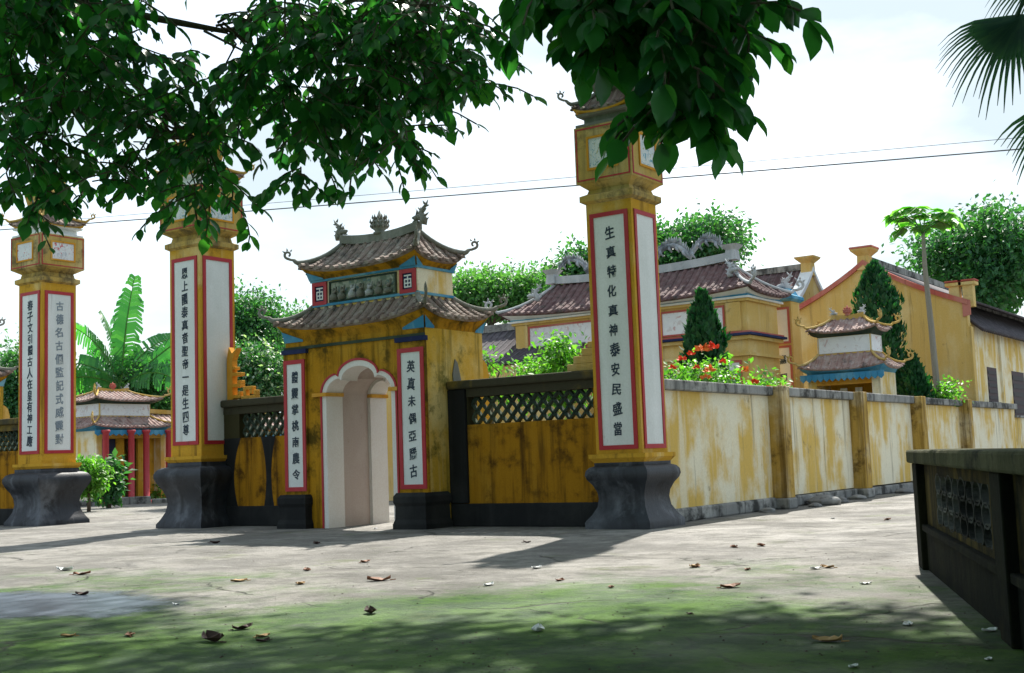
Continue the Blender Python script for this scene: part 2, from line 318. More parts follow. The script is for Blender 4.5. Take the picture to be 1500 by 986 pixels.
# ------------------------------------------------------------------ ornaments
def curl(parent, base, out, s, mat, name='corner_curl'):
    """cloud-shaped scroll on an up-swept corner"""
    b = Vector(base); o = Vector(out).normalized(); u = Vector((0, 0, 1)); mb = MB(); pts = []; rd = []
    for i in range(15):
        t = i/14; a = -1.2 + t*5.6; r = s*(.55 - .36*t)
        pts.append(b + o*(s*.75 + r*math.cos(a)) + u*(s*.75 + r*math.sin(a))); rd.append(s*(.20 - .06*t))
    mb.tube([b - o*s*.2, b + o*s*.35 + u*s*.02] + pts, [s*.16, s*.19] + rd, 7)
    for k in range(3):
        a = .6 + k*.8; p = b + o*(s*.75 + s*.6*math.cos(a)) + u*(s*.75 + s*.6*math.sin(a))
        mb.tube([p, p + (o*math.cos(a) + u*math.sin(a))*s*.38], [s*.15, s*.03], 6)
    return mb.build(name, mat, parent, True)
def dragon(parent, base, inward, s, mat, name='ridge_dragon'):
    """small plaster dragon: tail swept up, head facing along `inward`, fins on its back"""
    b = Vector(base); f = Vector(inward).normalized(); u = Vector((0, 0, 1)); sd = f.cross(u); mb = MB()
    P = lambda x, z, y=0: b + f*(x*s) + u*(z*s) + sd*(y*s)
    path = [(-.05, 0), (-.12, .22), (-.02, .45), (.04, .62), (-.10, .80), (-.30, .98), (-.42, 1.2)]
    mb.tube([P(*p) for p in path], [.20*s, .19*s, .17*s, .14*s, .10*s, .06*s, .012*s], 8)
    mb.tube([P(0, .30), P(.25, .42), P(.45, .38), P(.62, .42)], [.15*s, .16*s, .13*s, .05*s], 8)        # head
    mb.tube([P(.30, .30), P(.48, .24), P(.62, .20)], [.09*s, .06*s, .02*s], 6)                              # jaw
    for x, z, dx, dz in ((-.2, .2, -.24, .1), (-.18, .42, -.26, .14), (-.06, .62, -.25, .18), (.12, .6, -.05, .3), (.28, .54, -.02, .22), (-.28, .9, -.2, .02), (-.2, 1.02, .12, .2), (.05, .72, .2, .2)):
        mb.tube([P(x, z), P(x+dx*.6, z+dz*.5), P(x+dx, z+dz)], [.07*s, .045*s, .008*s], 5)
    for y in (-1, 1): mb.tube([P(.32, .52, .07*y), P(.22, .72, .12*y), P(.3, .84, .14*y)], [.03*s, .02*s, .006*s], 5)
    return mb.build(name, mat, parent, True)
def flame(parent, base, s, mat, name='ridge_finial'):
    x, y, z = base; mb = MB()
    mb.lathe([(z, s*.34), (z+s*.1, s*.36), (z+s*.16, s*.24), (z+s*.3, s*.40), (z+s*.55, s*.44), (z+s*.8, s*.30), (z+s*.98, s*.14), (z+s*1.3, s*.02)], x, y, 10)
    for k in range(12):
        a = k*math.pi/6
        for r, zz in ((.42, .35), (.44, .58), (.30, .82)):
            p = Vector((x + math.cos(a)*s*r*.9, y + math.sin(a)*s*r*.9, z + zz*s))
            mb.tube([p, p + Vector((math.cos(a)*s*.13, math.sin(a)*s*.13, s*.10)), p + Vector((math.cos(a)*s*.10, math.sin(a)*s*.10, s*.24))], [s*.07, s*.05, s*.01], 5)
    return mb.build(name, mat, parent, True)

# ------------------------------------------------------------------ curved tile roof
def roof(root, hx, hy, rx, ry, ze, zt, lift, bx, by, zb, row=.2, tile='tile', board='yellow', ridge=None, curls='ornament', cs=.16, rr=.055, cx=0, cy=0, sides='fbrl', deck='tile', hipr=.05, corner=None):
    """hipped roof with up-swept corners over the walls' top rectangle (bx, by, zb). rx, ry: top rectangle (ry = 0: a ridge)."""
    g = lambda t: .55*t + .45*t*t
    fr = {'f': ((1, 0), (0, -1)), 'b': ((-1, 0), (0, 1)), 'r': ((0, 1), (1, 0)), 'l': ((0, -1), (-1, 0))}
    def P(sd, a, t, dz=0.):
        (ax, ay), (ox, oy) = fr[sd]; H, O, Rr, Q = (hx, hy, rx, ry) if sd in 'fb' else (hy, hx, ry, rx)
        Wd = max(1e-4, H + (Rr-H)*t); o = O + (Q-O)*t
        z = ze + (zt-ze)*g(t) + lift*min(1, abs(a)/Wd)**3*(1-t)**1.5 + dz
        return Vector((cx + ax*a + ox*o, cy + ay*a + oy*o, z))
    dk = MB(); eb = MB(); tr = MB()
    for sd in 'fbrl':
        H, O, Rr, Q = (hx, hy, rx, ry) if sd in 'fb' else (hy, hx, ry, rx); B = bx if sd in 'fb' else by; Bo = by if sd in 'fb' else bx
        (ax, ay), (ox, oy) = fr[sd]; na, n2 = 14, 6; vs = []
        for j in range(n2+1):
            t = j/n2; Wd = H + (Rr-H)*t
            for i in range(na+1): vs.append(P(sd, (2*i/na-1)*Wd, t))
        dk.add(vs, [(j*(na+1)+i, j*(na+1)+i+1, (j+1)*(na+1)+i+1, (j+1)*(na+1)+i) for j in range(n2) for i in range(na)])
        vs = []
        for i in range(na+1):
            s_ = 2*i/na-1; e = P(sd, s_*H*.97, 0, -.05); k = .97
            e = Vector((cx + ax*s_*H*k + ox*O*k, cy + ay*s_*H*k + oy*O*k, e.z))
            w = Vector((cx + ax*s_*B + ox*Bo, cy + ay*s_*B + oy*Bo, zb)); mid = w*.62 + e*.38; mid.z = w.z + (e.z-w.z)*.66
            e2 = e.copy(); e2.z += .045
            vs += [w, mid, e, e2]
        for s_ in (-1, 1):
            if not corner: break
            ia, ib = (0, 2) if s_ < 0 else (na, na-2); of = Vector((ox*.02, oy*.02, -.004))
            w1, w2, m1 = vs[4*ia], vs[4*ib], vs[4*ia+1]; m2 = vs[4*ib+1]
            MB().add([w1+of, w2+of, w2.lerp(m2, .25)+of, m1+of], [(0, 1, 2, 3)]).build('eave_corner', corner, root)
        eb.add(vs, [(4*i+k, 4*i+4+k, 4*i+5+k, 4*i+1+k) for i in range(na) for k in range(3)])
        if sd in sides:
            n = max(2, int(round(2*H/row)))
            for i in range(n):
                a = (i+.5)/n*2*H - H
                tm = 1 if abs(a) <= Rr else (H-abs(a))/(H-Rr)
                if tm < .1: continue
                nt_ = max(2, int(math.ceil(tm*7))); mbr = MB(); vs = []
                lat = Vector((ax, ay, 0))
                for k in range(nt_):
                    for q, rk in ((0, rr), (1, rr*.82)):
                        t = tm*(k+q*.999)/nt_ - (.02 if k == 0 and q == 0 else 0); p = P(sd, a, max(t, 0.)) ; p.z -= .01
                        if t < 0: p += Vector((ox, oy, 0))*.05
                        for h in range(6):
                            an = math.pi*h/5; vs.append(p + lat*(math.cos(an)*rk) + Vector((0, 0, math.sin(an)*rk)))
                m_ = nt_*2
                mbr.add(vs, [(j*6+h, j*6+h+1, (j+1)*6+h+1, (j+1)*6+h) for j in range(m_-1) for h in range(5)] + [tuple(range(6))])
                mbr.build('tile_row', tile, root)
    d = dk.build('roof_deck', deck, root, True); sm = d.modifiers.new('thick', 'SOLIDIFY'); sm.thickness = .05; sm.offset = -1
    eb.build('eave_board', board, root, True)
    for sx, sy in ((1, -1), (1, 1), (-1, 1), (-1, -1)):
        pts = []
        for k in range(9):
            t = 1-k/8; p = P('f', hx + (rx-hx)*t, t, .035); x = p.x-cx; y = p.y-cy
            pts.append(Vector((cx + sx*abs(x), cy - sy*y if False else cy + sy*abs(y), p.z)))
        o = Vector((sx*1., sy*1., 0)).normalized(); e = pts[-1]
        pts += [e + o*.04 + Vector((0, 0, .02)), e + o*.08 + Vector((0, 0, .06))]
        h = MB().tube(pts, [hipr]*9 + [hipr*.85, hipr*.7], 7).build('hip_ridge', curls, root, True)
        if cs: curl(h, pts[-1], o, cs, curls)
    if ridge:
        mb = MB(); n = 12; vs = []; hw, hh = ridge
        for i in range(n+1):
            x = (2*i/n-1)*(rx+.04); z = zt + .10*abs(2*i/n-1)**2.2*min(1, rx)
            vs += [(cx+x, cy-hw, z-.06), (cx+x, cy+hw, z-.06), (cx+x, cy+hw, z+hh), (cx+x, cy-hw, z+hh)]
        mb.add(vs, [(4*i+k, 4*i+(k+1) % 4, 4*i+4+(k+1) % 4, 4*i+4+k) for i in range(n) for k in range(4)] + [(3, 2, 1, 0), (4*n, 4*n+1, 4*n+2, 4*n+3)])
        mb.build('ridge', curls, root)
def framed(root, x0, x1, z0, z1, y, nrm, bw, inner, border='red', text=None, tsize=0, tm='ink', name='panel', proud=.02, off=0):
    """panel with a raised border on a face. nrm: 'f' (-y), 'b' (+y), 'r' (+x), 'l' (-x); x0, x1 run left to right seen from outside"""
    fr = {'f': (Vector((1, 0, 0)), Vector((0, -1, 0))), 'b': (Vector((-1, 0, 0)), Vector((0, 1, 0))), 'r': (Vector((0, 1, 0)), Vector((1, 0, 0))), 'l': (Vector((0, -1, 0)), Vector((-1, 0, 0)))}
    rt, nm = fr[nrm]
    def bx_(mb, a0, a1, c0, c1, d0, d1):
        vs = [rt*a + nm*d + Vector((0, 0, c)) for d in (d0, d1) for a, c in ((a0, c0), (a1, c0), (a1, c1), (a0, c1))]
        mb.add(vs, [(0, 3, 2, 1), (4, 5, 6, 7), (0, 1, 5, 4), (1, 2, 6, 5), (2, 3, 7, 6), (3, 0, 4, 7)])
    mb = MB(); d0, d1 = y-.02, y+proud
    bx_(mb, x0, x0+bw, z0, z1, d0, d1); bx_(mb, x1-bw, x1, z0, z1, d0, d1)
    bx_(mb, x0+bw, x1-bw, z0, z0+bw, d0, d1); bx_(mb, x0+bw, x1-bw, z1-bw, z1, d0, d1)
    mb.build(name+'_border', border, root)
    mb = MB(); bx_(mb, x0+bw, x1-bw, z0+bw, z1-bw, d0, y+.006); p = mb.build(name, inner, root)
    if text:
        lettering(p, text, z1-bw-.06*(z1-z0)**.5, z0+bw+.05*(z1-z0)**.5, tsize, (rt*((x0+x1)/2+off) + nm*(y+.006), rt, nm), tm)
    return p

# ------------------------------------------------------------------ pillars
def pillar(loc, w, zs, base, box_, texts, label, paint, tops='ornament_yellow', tsize=.26, fin=1.):
    """zs: (shaft bottom, panel bottom, panel top, shaft top); base: loft; box_: (z0, z1, half width)"""
    t = thing('gate_pillar', loc, label, 'pillar', 'couplet pillars of the front gate')
    h = w/2; s0, p0, p1, s1 = zs
    MB().sq(base).build('plinth', 'plinth_stone', t, True)
    MB().sq([(base[-1][0]-.01, h+.03), (base[-1][0]+.06, h+.09), (base[-1][0]+.12, h+.09), (s0, h+.02)]).build('collar', 'yellow', t)
    MB().sq([(s0-.02, h), (s1, h)]).build('shaft', 'yellow', t, bevel=.012)
    for sd in 'frbl':
        tx = texts.get(sd)
        framed(t, -h*.84, h*.84, p0, p1, h, sd, .065*w/.8, 'white', 'red', tx[0] if tx else None, tsize, tx[1] if tx else 'ink')
    b0, b1, bh = box_; n0 = s1
    MB().sq([(n0-.001, h), (n0+.04, h+.07), (n0+.13, h+.07), (n0+.17, h-.02), (b0-.10, h-.04), (b0-.02, bh-.04), (b0, bh)]).build('neck_moulding', 'block_plaster', t)
    MB().sq([(b0+.001, bh), (b1, bh)]).build('lantern_block', 'block_plaster', t, bevel=.01)
    for sd in 'frbl':
        framed(t, -bh*.94, bh*.94, b0+.03, b1-.03, bh, sd, .02, 'block_plaster', 'red', name='block_edge', proud=.012)
        framed(t, -bh*.55, bh*.55, b0+(b1-b0)*.2, b1-(b1-b0)*.2, bh+.006, sd, .035, paint, 'orange', name='picture')
    z = b1
    MB().sq([(z+.001, bh-.02), (z+.05, bh-.02), (z+.06, bh-.12), (z+.16, bh-.12), (z+.18, bh-.04), (z+.22, bh-.02)]).build('cap_moulding', 'white' if tops == 'ornament_yellow' else 'ornament', t)
    roof(t, bh+.02, bh+.02, .17, .17, z+.26, z+.62, .10, bh-.1, bh-.1, z+.21, row=.14, tile='tile', board='yellow', curls=tops, cs=.10, rr=.035, hipr=.035)
    # four phoenixes with raised tails closing into a bud
    zz = z+.60
    MB().lathe([(zz-.04, .2), (zz+.08, .26), (zz+.2, .16), (zz+.45*fin, .19), (zz+.75*fin, .12), (zz+1.05*fin, .02)], 0, 0, 10).build('finial_bud', tops, t, True)
    for k in range(8):
        a = k*math.pi/4 + math.pi/4; o = Vector((math.cos(a), math.sin(a), 0)); rr_ = 1 if k % 2 == 0 else .72; q = Vector((0, 0, zz))
        mb = MB(); sd = Vector((-o.y, o.x, 0))
        pts = [q + o*.14, q + o*(.34*rr_) + Vector((0, 0, .10)), q + o*(.42*rr_) + Vector((0, 0, .32*fin)), q + o*(.30*rr_) + Vector((0, 0, .58*fin)), q + o*(.40*rr_) + Vector((0, 0, .78*fin))]
        mb.tube(pts, [.09, .10, .085, .06, .012], 6)
        for p in pts[1:4]:
            for s_ in (-1, 1): mb.tube([p, p + sd*s_*.09 + o*.05 + Vector((0, 0, .05)), p + sd*s_*.12 + o*.09 + Vector((0, 0, .15))], [.05, .04, .008], 5)
        mb.build('finial_phoenix', tops, t, True)
    return t
BASE_AB = [(0, .66), (.07, .66), (.16, .60), (.30, .53), (.46, .50), (.60, .515), (.74, .57), (.86, .645), (.97, .69), (1.05, .69), (1.13, .64), (1.17, .57), (1.18, .50), (1.26, .50)]
BASE_C = [(0, .56), (.09, .56), (.12, .545), (.20, .48), (.32, .415), (.45, .395), (.55, .41), (.66, .46), (.74, .52), (.80, .54), (.87, .53), (.92, .49), (.94, .43), (1.0, .43)]
pillar((-15.533, .344, 0), .891, (1.38, 1.60, 5.32, 5.50), BASE_AB, (5.86, 6.62, .58),
       {'f': ('春子文引體古人在皇有神工應', 'ink'), 'r': ('古德名古個監記式威靈對', 'ink_faded')}, 'couplet pillar on grey stone base with bird painting on its lantern block', 'painting_red', tsize=.27)
pillar((-9.643, -.121, 0), .891, (1.38, 1.60, 5.32, 5.50), BASE_AB, (5.86, 6.72, .58),
       {'f': ('恩上國泰真音聖帝一是生四尊', 'ink')}, 'couplet pillar with a blank white side panel beside yellow fretwork', 'painting', tsize=.25)
pillar((0, 0, 0), .80, (1.10, 1.185, 4.84, 5.0), BASE_C, (5.33, 6.22, .5),
       {'f': ('生真特化真神泰安民盛當', 'ink')}, 'corner couplet pillar where the front wall meets the long side wall', 'painting', tops='ornament', tsize=.22)

# ------------------------------------------------------------------ gate
def arch_pts(c, hw, zs, n=9, grow=0.):
    """cusped three-lobed arch from left springing to right springing"""
    a = hw*.56; zc = zs+.30; top = zs+.53+grow
    pts = []
    for i in range(n+1):        # left lobe
        t = i/n*math.pi/2*1.05; pts.append((c-hw + (hw-a)*1.02*(1-math.cos(t))/1.0, zs + (zc-zs+.02)*math.sin(min(t, math.pi/2))))
    m_ = []
    for i in range(2*n+1):
        t = math.pi - i/(2*n)*math.pi; m_.append((c + a*.94*math.cos(t), zc-.02 + (top-zc+.02)*math.sin(t)))
    left = [p for p in pts if p[0] < m_[0][0]-.005]
    right = [(2*c-p[0], p[1]) for p in left[::-1]]
    return left + m_ + right
def make_gate(loc, label):
    t = thing('side_gate', loc, label, 'gate', 'twin side gates of the temple front')
    x0, x1, y0, y1, zt = -1.645, 1.645, -.81, .81, 3.36; ac, hw, zs = .11, .83, 2.36
    ap = arch_pts(ac, hw, zs)
    mb = MB()
    for y, fl in ((y0, False), (y1, True)):
        def F(q): mb.add(q[::-1] if fl else q, [tuple(range(len(q)))])
        F([(x0, y, 0), (ac-hw, y, 0), (ac-hw, y, zs), (x0, y, zs)]); F([(x0, y, zs), (ac-hw, y, zs), (ac-hw, y, zt), (x0, y, zt)])
        F([(ac+hw, y, 0), (x1, y, 0), (x1, y, zs), (ac+hw, y, zs)]); F([(ac+hw, y, zs), (x1, y, zs), (x1, y, zt), (ac+hw, y, zt)])
        for (a, za), (b_, zb_) in zip(ap[:-1], ap[1:]): F([(a, y, za), (b_, y, zb_), (b_, y, zt), (a, y, zt)])
    mb.add([(x0, y1, 0), (x0, y0, 0), (x0, y0, zt), (x0, y1, zt)], [(0, 1, 2, 3)]); MB().add([(x1, y0, 0), (x1, y1, 0), (x1, y1, zt), (x1, y0, zt)], [(0, 1, 2, 3)]).build('flank_wall', 'flank_plaster_lit', t)
    mb.add([(x0, y0, zt), (x1, y0, zt), (x1, y1, zt), (x0, y1, zt)], [(0, 1, 2, 3)])
    mb.build('wall', 'gate_plaster_shaded', t)
    line = [(ac-hw, 0), (ac-hw, zs)] + ap + [(ac+hw, zs), (ac+hw, 0)]
    def strip(ya, yb, ins, mat, name):
        q = MB(); vs = []
        for x, z in line:
            k = Vector((ac-x, 0)) if z < zs else Vector((ac-x, zs-.15-z)); k = k.normalized()*ins if ins else Vector((0, 0))
            vs += [(x+k.x, ya, z+k.y), (x+k.x, yb, z+k.y)]
        q.add(vs, [(2*i, 2*i+1, 2*i+3, 2*i+2) for i in range(len(line)-1)]); return q, vs
    for ya, yb in ((y0-.004, y0+.42), (y1-.45, y1+.004)):
        q, vi = strip(ya, yb, .07, '', ''); _, vo = strip(ya, yb, -.03, '', ''); n = len(line)
        q.add([p for i in range(n) for p in (vi[2*i], vo[2*i])], [(2*i+1, 2*i, 2*i+2, 2*i+3) for i in range(n-1)])
        q.add([p for i in range(n) for p in (vi[2*i+1], vo[2*i+1])], [(2*i, 2*i+1, 2*i+3, 2*i+2) for i in range(n-1)])
        q.build('arch_reveal', 'arch_white', t)
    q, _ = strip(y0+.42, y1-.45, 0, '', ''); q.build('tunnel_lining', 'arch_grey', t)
    q = MB(); _, vi = strip(0, 1, -.028, '', ''); _, vo = strip(0, 1, -.068, '', ''); n = len(line); a = y0-.018
    q.add([p for i in range(n) for p in ((vi[2*i][0], a, vi[2*i][2]), (vo[2*i][0], a, vo[2*i][2]), (vo[2*i][0], y0+.01, vo[2*i][2]), (vi[2*i][0], y0+.01, vi[2*i][2]))],
          [(4*i+k, 4*i+(k+1) % 4, 4*i+4+(k+1) % 4, 4*i+4+k) for i in range(n-1) for k in range(4)]); q.build('arch_edge', 'red', t)
    for s_, xa, xb in ((-1, ac-hw-.24, ac-hw+.10), (1, ac+hw-.10, ac+hw+.10)):
        box('impost', 'orange', t, xa, xb, y0-.05, y0+.425, zs-.03, zs+.035); box('impost', 'orange', t, min(xa, xb)+(.16 if s_ < 0 else 0), xb, y1-.455, y1+.03, zs-.03, zs+.035)
    # pilasters, couplets, plinths
    for xa, xb, tx in ((-1.66, -1.10, '體靈掌桃南農令'), (1.06, 1.66, '英真未偶亞勝古')):
        box('pilaster', 'gate_plaster_shaded', t, xa, xb, y0-.05, y0+.02, .5, 3.14, .008)
        box('pilaster_band', 'navy', t, xa-.03, xb+.03, y0-.075, y0+.015, 3.14, 3.22)
        framed(t, xa+.015, xb-.015, .66, 3.03, -y0+.05, 'f', .075, 'white', 'red', tx, .23)
        MB().sq([(0, .36), (.08, .36), (.16, .33), (.38, .325), (.44, .35), (.54, .35), (.60, .31)], (xa+xb)/2, y0+.16).build('pilaster_plinth', 'black_plinth', t, bevel=.01)
    box('frieze_band', 'dark_trim', t, x0-.02, x1-.0, y0-.03, y0+.01, 3.22, 3.27)
    # buttress at the back of the right flank
    MB().prism([(.80, 0), (1.0, 0), (1.0, 2.62), (.95, 2.8), (.88, 2.86), (.80, 2.9)], 'x', x1-.30, x1-.012).build('buttress', 'yellow', t)
    # side niche relief
    MB().prism([(-.08, 2.3), (.10, 2.25), (.14, 2.5), (.05, 2.8), (-.02, 2.86), (-.10, 2.6)], 'x', x1, x1+.02).build('niche_relief', 'ornament', t, bevel=.01)
    roof(t, 1.79, .97, 1.22, .47, 3.56, 4.0, .18, x1, y1, 3.36, row=.2, board='gate_plaster_shaded', cs=.14, rr=.062, corner='blue')
    # upper storey
    MB().box(-1.24, 1.26, -.5, .5, 3.9, 4.52).build('upper_wall', 'yellow_side', t, bevel=.01)
    for z in (4.0, 4.46): box('moulding', 'blue', t, -1.27, 1.29, -.53, .53, z, z+.045)
    framed(t, -.80, .80, 4.05, 4.44, .5, 'f', .03, 'relief', 'dark_trim', name='relief_panel', proud=.03)
    for k in range(7):
        x = -.66 + k*.22 + random.uniform(-.04, .04); mb = MB(); zt_ = 4.30 + random.uniform(-.06, .08)
        mb.lathe([(4.09, .07), (4.16, .085), (zt_-.09, .05), (zt_-.06, .03)], x, -.53, 8); mb.lathe([(zt_-.07, .02), (zt_-.03, .04), (zt_, .03), (zt_+.02, .005)], x, -.535, 8)
        mb.tube([(x, -.55, 4.22), (x+.08, -.57, 4.24), (x+.10, -.57, 4.32)], [.03, .025, .015], 6)
        mb.build('relief_figure', 'ornament_pale' if k in (2, 4) else 'ornament', t, True)
    for xa in (-1.22, .88):
        p = framed(t, xa, xa+.36, 4.03, 4.45, .506, 'f', .07, 'navy', 'red', name='seal_panel', proud=.03)
        q = MB(); xm, zm = xa+.18, 4.24
        for z in (-.10, -.035, .035, .10): q.box(xm-.08, xm+.08, -.522, -.511, zm+z-.012, zm+z+.012)
        for x in (-.07, 0, .07): q.box(xm+x-.011, xm+x+.011, -.5225, -.5115, zm-.10, zm+(.10 if x == 0 else .03))
        q.build('seal_mark', 'white', p)
    roof(t, 1.40, .70, .90, .0, 4.62, 5.20, .18, 1.27, .53, 4.50, row=.2, board='gate_plaster_shaded', ridge=(.07, .10), cs=.13, rr=.062, corner='blue')
    dragon(t, (1.0, 0, 5.32), (-1, 0, 0), .36, 'ornament'); dragon(t, (-1.0, 0, 5.32), (1, 0, 0), .33, 'ornament'); flame(t, (.0, 0, 5.28), .34, 'ornament')
    return t
gate = make_gate((-5.178, .203, 0), 'two-tier roofed side gate with cusped arch beside the corner pillar')
g2 = copy_tree(gate); g2.location.x = -20.0; g2['label'] = 'twin roofed gate standing beyond the grey-based pillar'

# ------------------------------------------------------------------ front walls with lattice
LAT = {}
def lattice_block(w, h, d, th):
    k = (w, h, d, th)
    if k not in LAT:
        mb = MB(); a, b = w/2, h/2
        for (p, q) in (((-a, 0), (0, b)), ((0, b), (a, 0)), ((a, 0), (0, -b)), ((0, -b), (-a, 0))):
            dx, dz = q[0]-p[0], q[1]-p[1]; L = math.hypot(dx, dz); nx, nz = -dz/L*th/2, dx/L*th/2
            vs = [(x+sx*nx, y, z+sx*nz) for y in (-d/2, d/2) for (x, z), sx in ((p, 1), (q, 1), (q, -1), (p, -1))]
            mb.add(vs, [(0, 1, 2, 3), (7, 6, 5, 4), (0, 4, 5, 1), (1, 5, 6, 2), (2, 6, 7, 3), (3, 7, 4, 0)])
        LAT[k] = mb.mesh('lattice_block')
    return LAT[k]
def front_wall(xa, xb, label, lx, dark_pier=None, streaks=()):
    t = thing('front_wall', ((xa+xb)/2, 0, 0), label, 'wall', 'front walls between pillars and gates'); c = (xa+xb)/2; A, B = xa-c, xb-c
    L0, L1 = lx[0]-c, lx[1]-c; z0, z1, y0, y1 = 1.70, 2.17, 0, .26
    box('wall_panel', 'yellow_front_shaded', t, A, B, y0, y1, .38, z0)
    box('plinth', 'black_plinth', t, A, B, y0-.05, y1+.05, 0, .38, .02)
    box('end_pier', 'mould_wall', t, A, L0, y0+.002, y1-.002, z0, z1); box('end_pier', 'yellow_front_shaded' if dark_pier else 'mould_wall', t, L1, B, y0+.002, y1-.002, z0, z1)
    box('beam', 'coping_dark', t, A, B, y0-.01, y1+.01, z1, 2.31)
    box('coping', 'coping_dark', t, A, B, y0-.09, y1+.09, 2.312, 2.455, .03)
    n = int(round((L1-L0)/.2)); w = (L1-L0)/n; h = (z1-z0)/2
    for r in range(2):
        for i in range(n):
            o = obj('lattice_block', lattice_block(round(w, 4), round(h, 4), .08, .038), 'dark_trim', t); o.location = (L0 + w*(i+.5), .13, z0 + h*(r+.5))
    if dark_pier:
        box('pier', 'black_plinth', t, dark_pier[0]-c, dark_pier[1]-c, y0-.06, y1+.03, .385, 2.31, .02)
    for (x, w_, za, zb) in streaks:
        q = MB(); n_ = 16; vs = []
        for i in range(n_+1):
            f = i/n_; ww = w_*(.35+.65*(1.7*f-1)**2); vs += [(x-c-ww/2, y0-.003, za+(zb-za)*f), (x-c+ww/2, y0-.003, za+(zb-za)*f)]
        q.add(vs, [(2*i, 2*i+1, 2*i+3, 2*i+2)[::-1] for i in range(n_)]); q.build('mould_streak', 'black_plinth', t)
    return t
front_wall(-3.53, -.40, 'latticed front wall from roofed gate to corner pillar', (-3.13, -.66), (-3.53, -3.16))
front_wall(-9.20, -6.83, 'short latticed front wall between roofed gate and blank-sided pillar', (-8.75, -6.95), None, ((-7.95, .40, 1.70, .38), (-9.02, .62, 1.70, .38), (-6.95, .2, 1.7, .38)))
front_wall(-18.35, -15.98, 'front wall on the far side of the grey-based pillar', (-18.2, -16.1))
def fretwork(loc, flip, label):
    t = thing('fretwork_ornament', loc, label, 'ornament'); mb = MB(); s = -1 if flip else 1
    def bx(x0, x1, z0, z1): mb.box(min(s*x0, s*x1), max(s*x0, s*x1), 0, .14, z0, z1)
    bx(0, .16, 0, .80)
    for z in (.03, .25, .47): bx(.161, .38, z, z+.07)
    bx(.31, .38, .101, .165); bx(.31, .38, .321, .385); bx(.161, .24, .60, .66)
    mb.build('fret', 'orange', t, bevel=.01)
    MB().prism([(0, .801), (s*.16, .801), (s*.30, 1.03), (s*.15, .93), (s*.06, 1.06)][::s], 'y', .005, .135).build('fret_tip', 'orange', t)
    mb = MB(); bx = lambda x0, x1, z0, z1: mb.box(min(s*x0, s*x1), max(s*x0, s*x1), .01, .13, z0, z1)
    bx(.39, .80, 0, .07); bx(.45, .52, .071, .25); bx(.521, .70, .18, .25); bx(.63, .70, .10, .179); bx(.74, .80, .071, .17)
    mb.build('fret_foot', 'orange', t, bevel=.01)
    return t
fretwork((-9.16, .06, 2.456), False, 'yellow fretwork crest beside the blank-sided pillar')
t = thing('stepped_ornament', (-.42, .06, 2.456), 'stepped yellow crest against the corner pillar above the lattice wall', 'ornament')
for i, (w, z0, z1) in enumerate(((.74, 0, .12), (.62, .121, .24), (.46, .241, .36), (.34, .361, .46), (.24, .461, .62), (.14, .621, .78))):
    box('step', 'ornament_yellow', t, -w, .02, .0, .14, z0, z1, .01)

# ------------------------------------------------------------------ long side wall
t = thing('boundary_wall', (0, 12, 0), 'long weathered yellow side wall with grey coping behind the corner pillar', 'wall')
ys = [.40-12] + [5.07+4.385*k-12 for k in range(4)] + [24.6-12]
for i in range(5):
    a, b_ = ys[i] + (.19 if i else 0), ys[i+1] - (.19 if i < 4 else 0)
    box('wall_bay', 'yellow_side', t, -.05, .20, a, b_, .22, 2.10)
    box('plinth', 'coping', t, -.10, .26+.02*(i % 2), a, b_, 0, .22 - .015*i, .03)
    box('coping', 'coping', t, -.14, .32, ys[i]+.0015+(.19 if i else 0), ys[i+1]-.0015-(.19 if i < 4 else 0), 2.102+.004*(i % 2), 2.27+.006*(i % 3), .02)
for k in range(1, 5):
    box('post', 'post_plaster', t, -.12, .48, ys[k]-.188, ys[k]+.188, .2, 2.275, .012)
    box('post_foot', 'coping', t, -.15, .52, ys[k]-.22, ys[k]+.22, 0, .20, .03)
ROCKS = [(.62, 6.3, .34, .22), (.55, 7.3, .22, .14), (.50, 8.6, .2, .12), (.55, 11.6, .25, .14), (.5, 3.9, .16, .1), (.72, 5.6, .15, .1)]
def rock(loc, s, h, label, cat='stone'):
    mb = MB(); n, m_ = 9, 5; vs = []
    for i in range(m_):
        t_ = i/(m_-1); r = math.sin(math.pi*(.18+.78*t_))**.6
        for j in range(n):
            a = 2*math.pi*j/n; k = s*r*random.uniform(.8, 1.15); vs.append((math.cos(a)*k, math.sin(a)*k*.8, h*t_ - .02))
    mb.add(vs, [(i*n+j, i*n+(j+1) % n, (i+1)*n+(j+1) % n, (i+1)*n+j) for i in range(m_-1) for j in range(n)] + [tuple((m_-1)*n+j for j in range(n))])
    o = mb.build('rubble_stone', 'stone', None, bevel=.02); o.location = loc; tag(o, label, cat, 'rubble along the side wall'); return o
for x, y, s, h in ROCKS: rock((x, y, 0), s, h, 'grey rubble stone lying against the foot of the side wall')

# ------------------------------------------------------------------ near parapet
PD = Vector((7.63-5.85, -9.56+5.2, 0)).normalized(); PA = math.atan2(PD.y, PD.x)
t = thing('parapet', (5.85, -5.2, 0), 'low dark mossy concrete parapet with openwork panel casting shade on the yard', 'parapet', rz=PA)
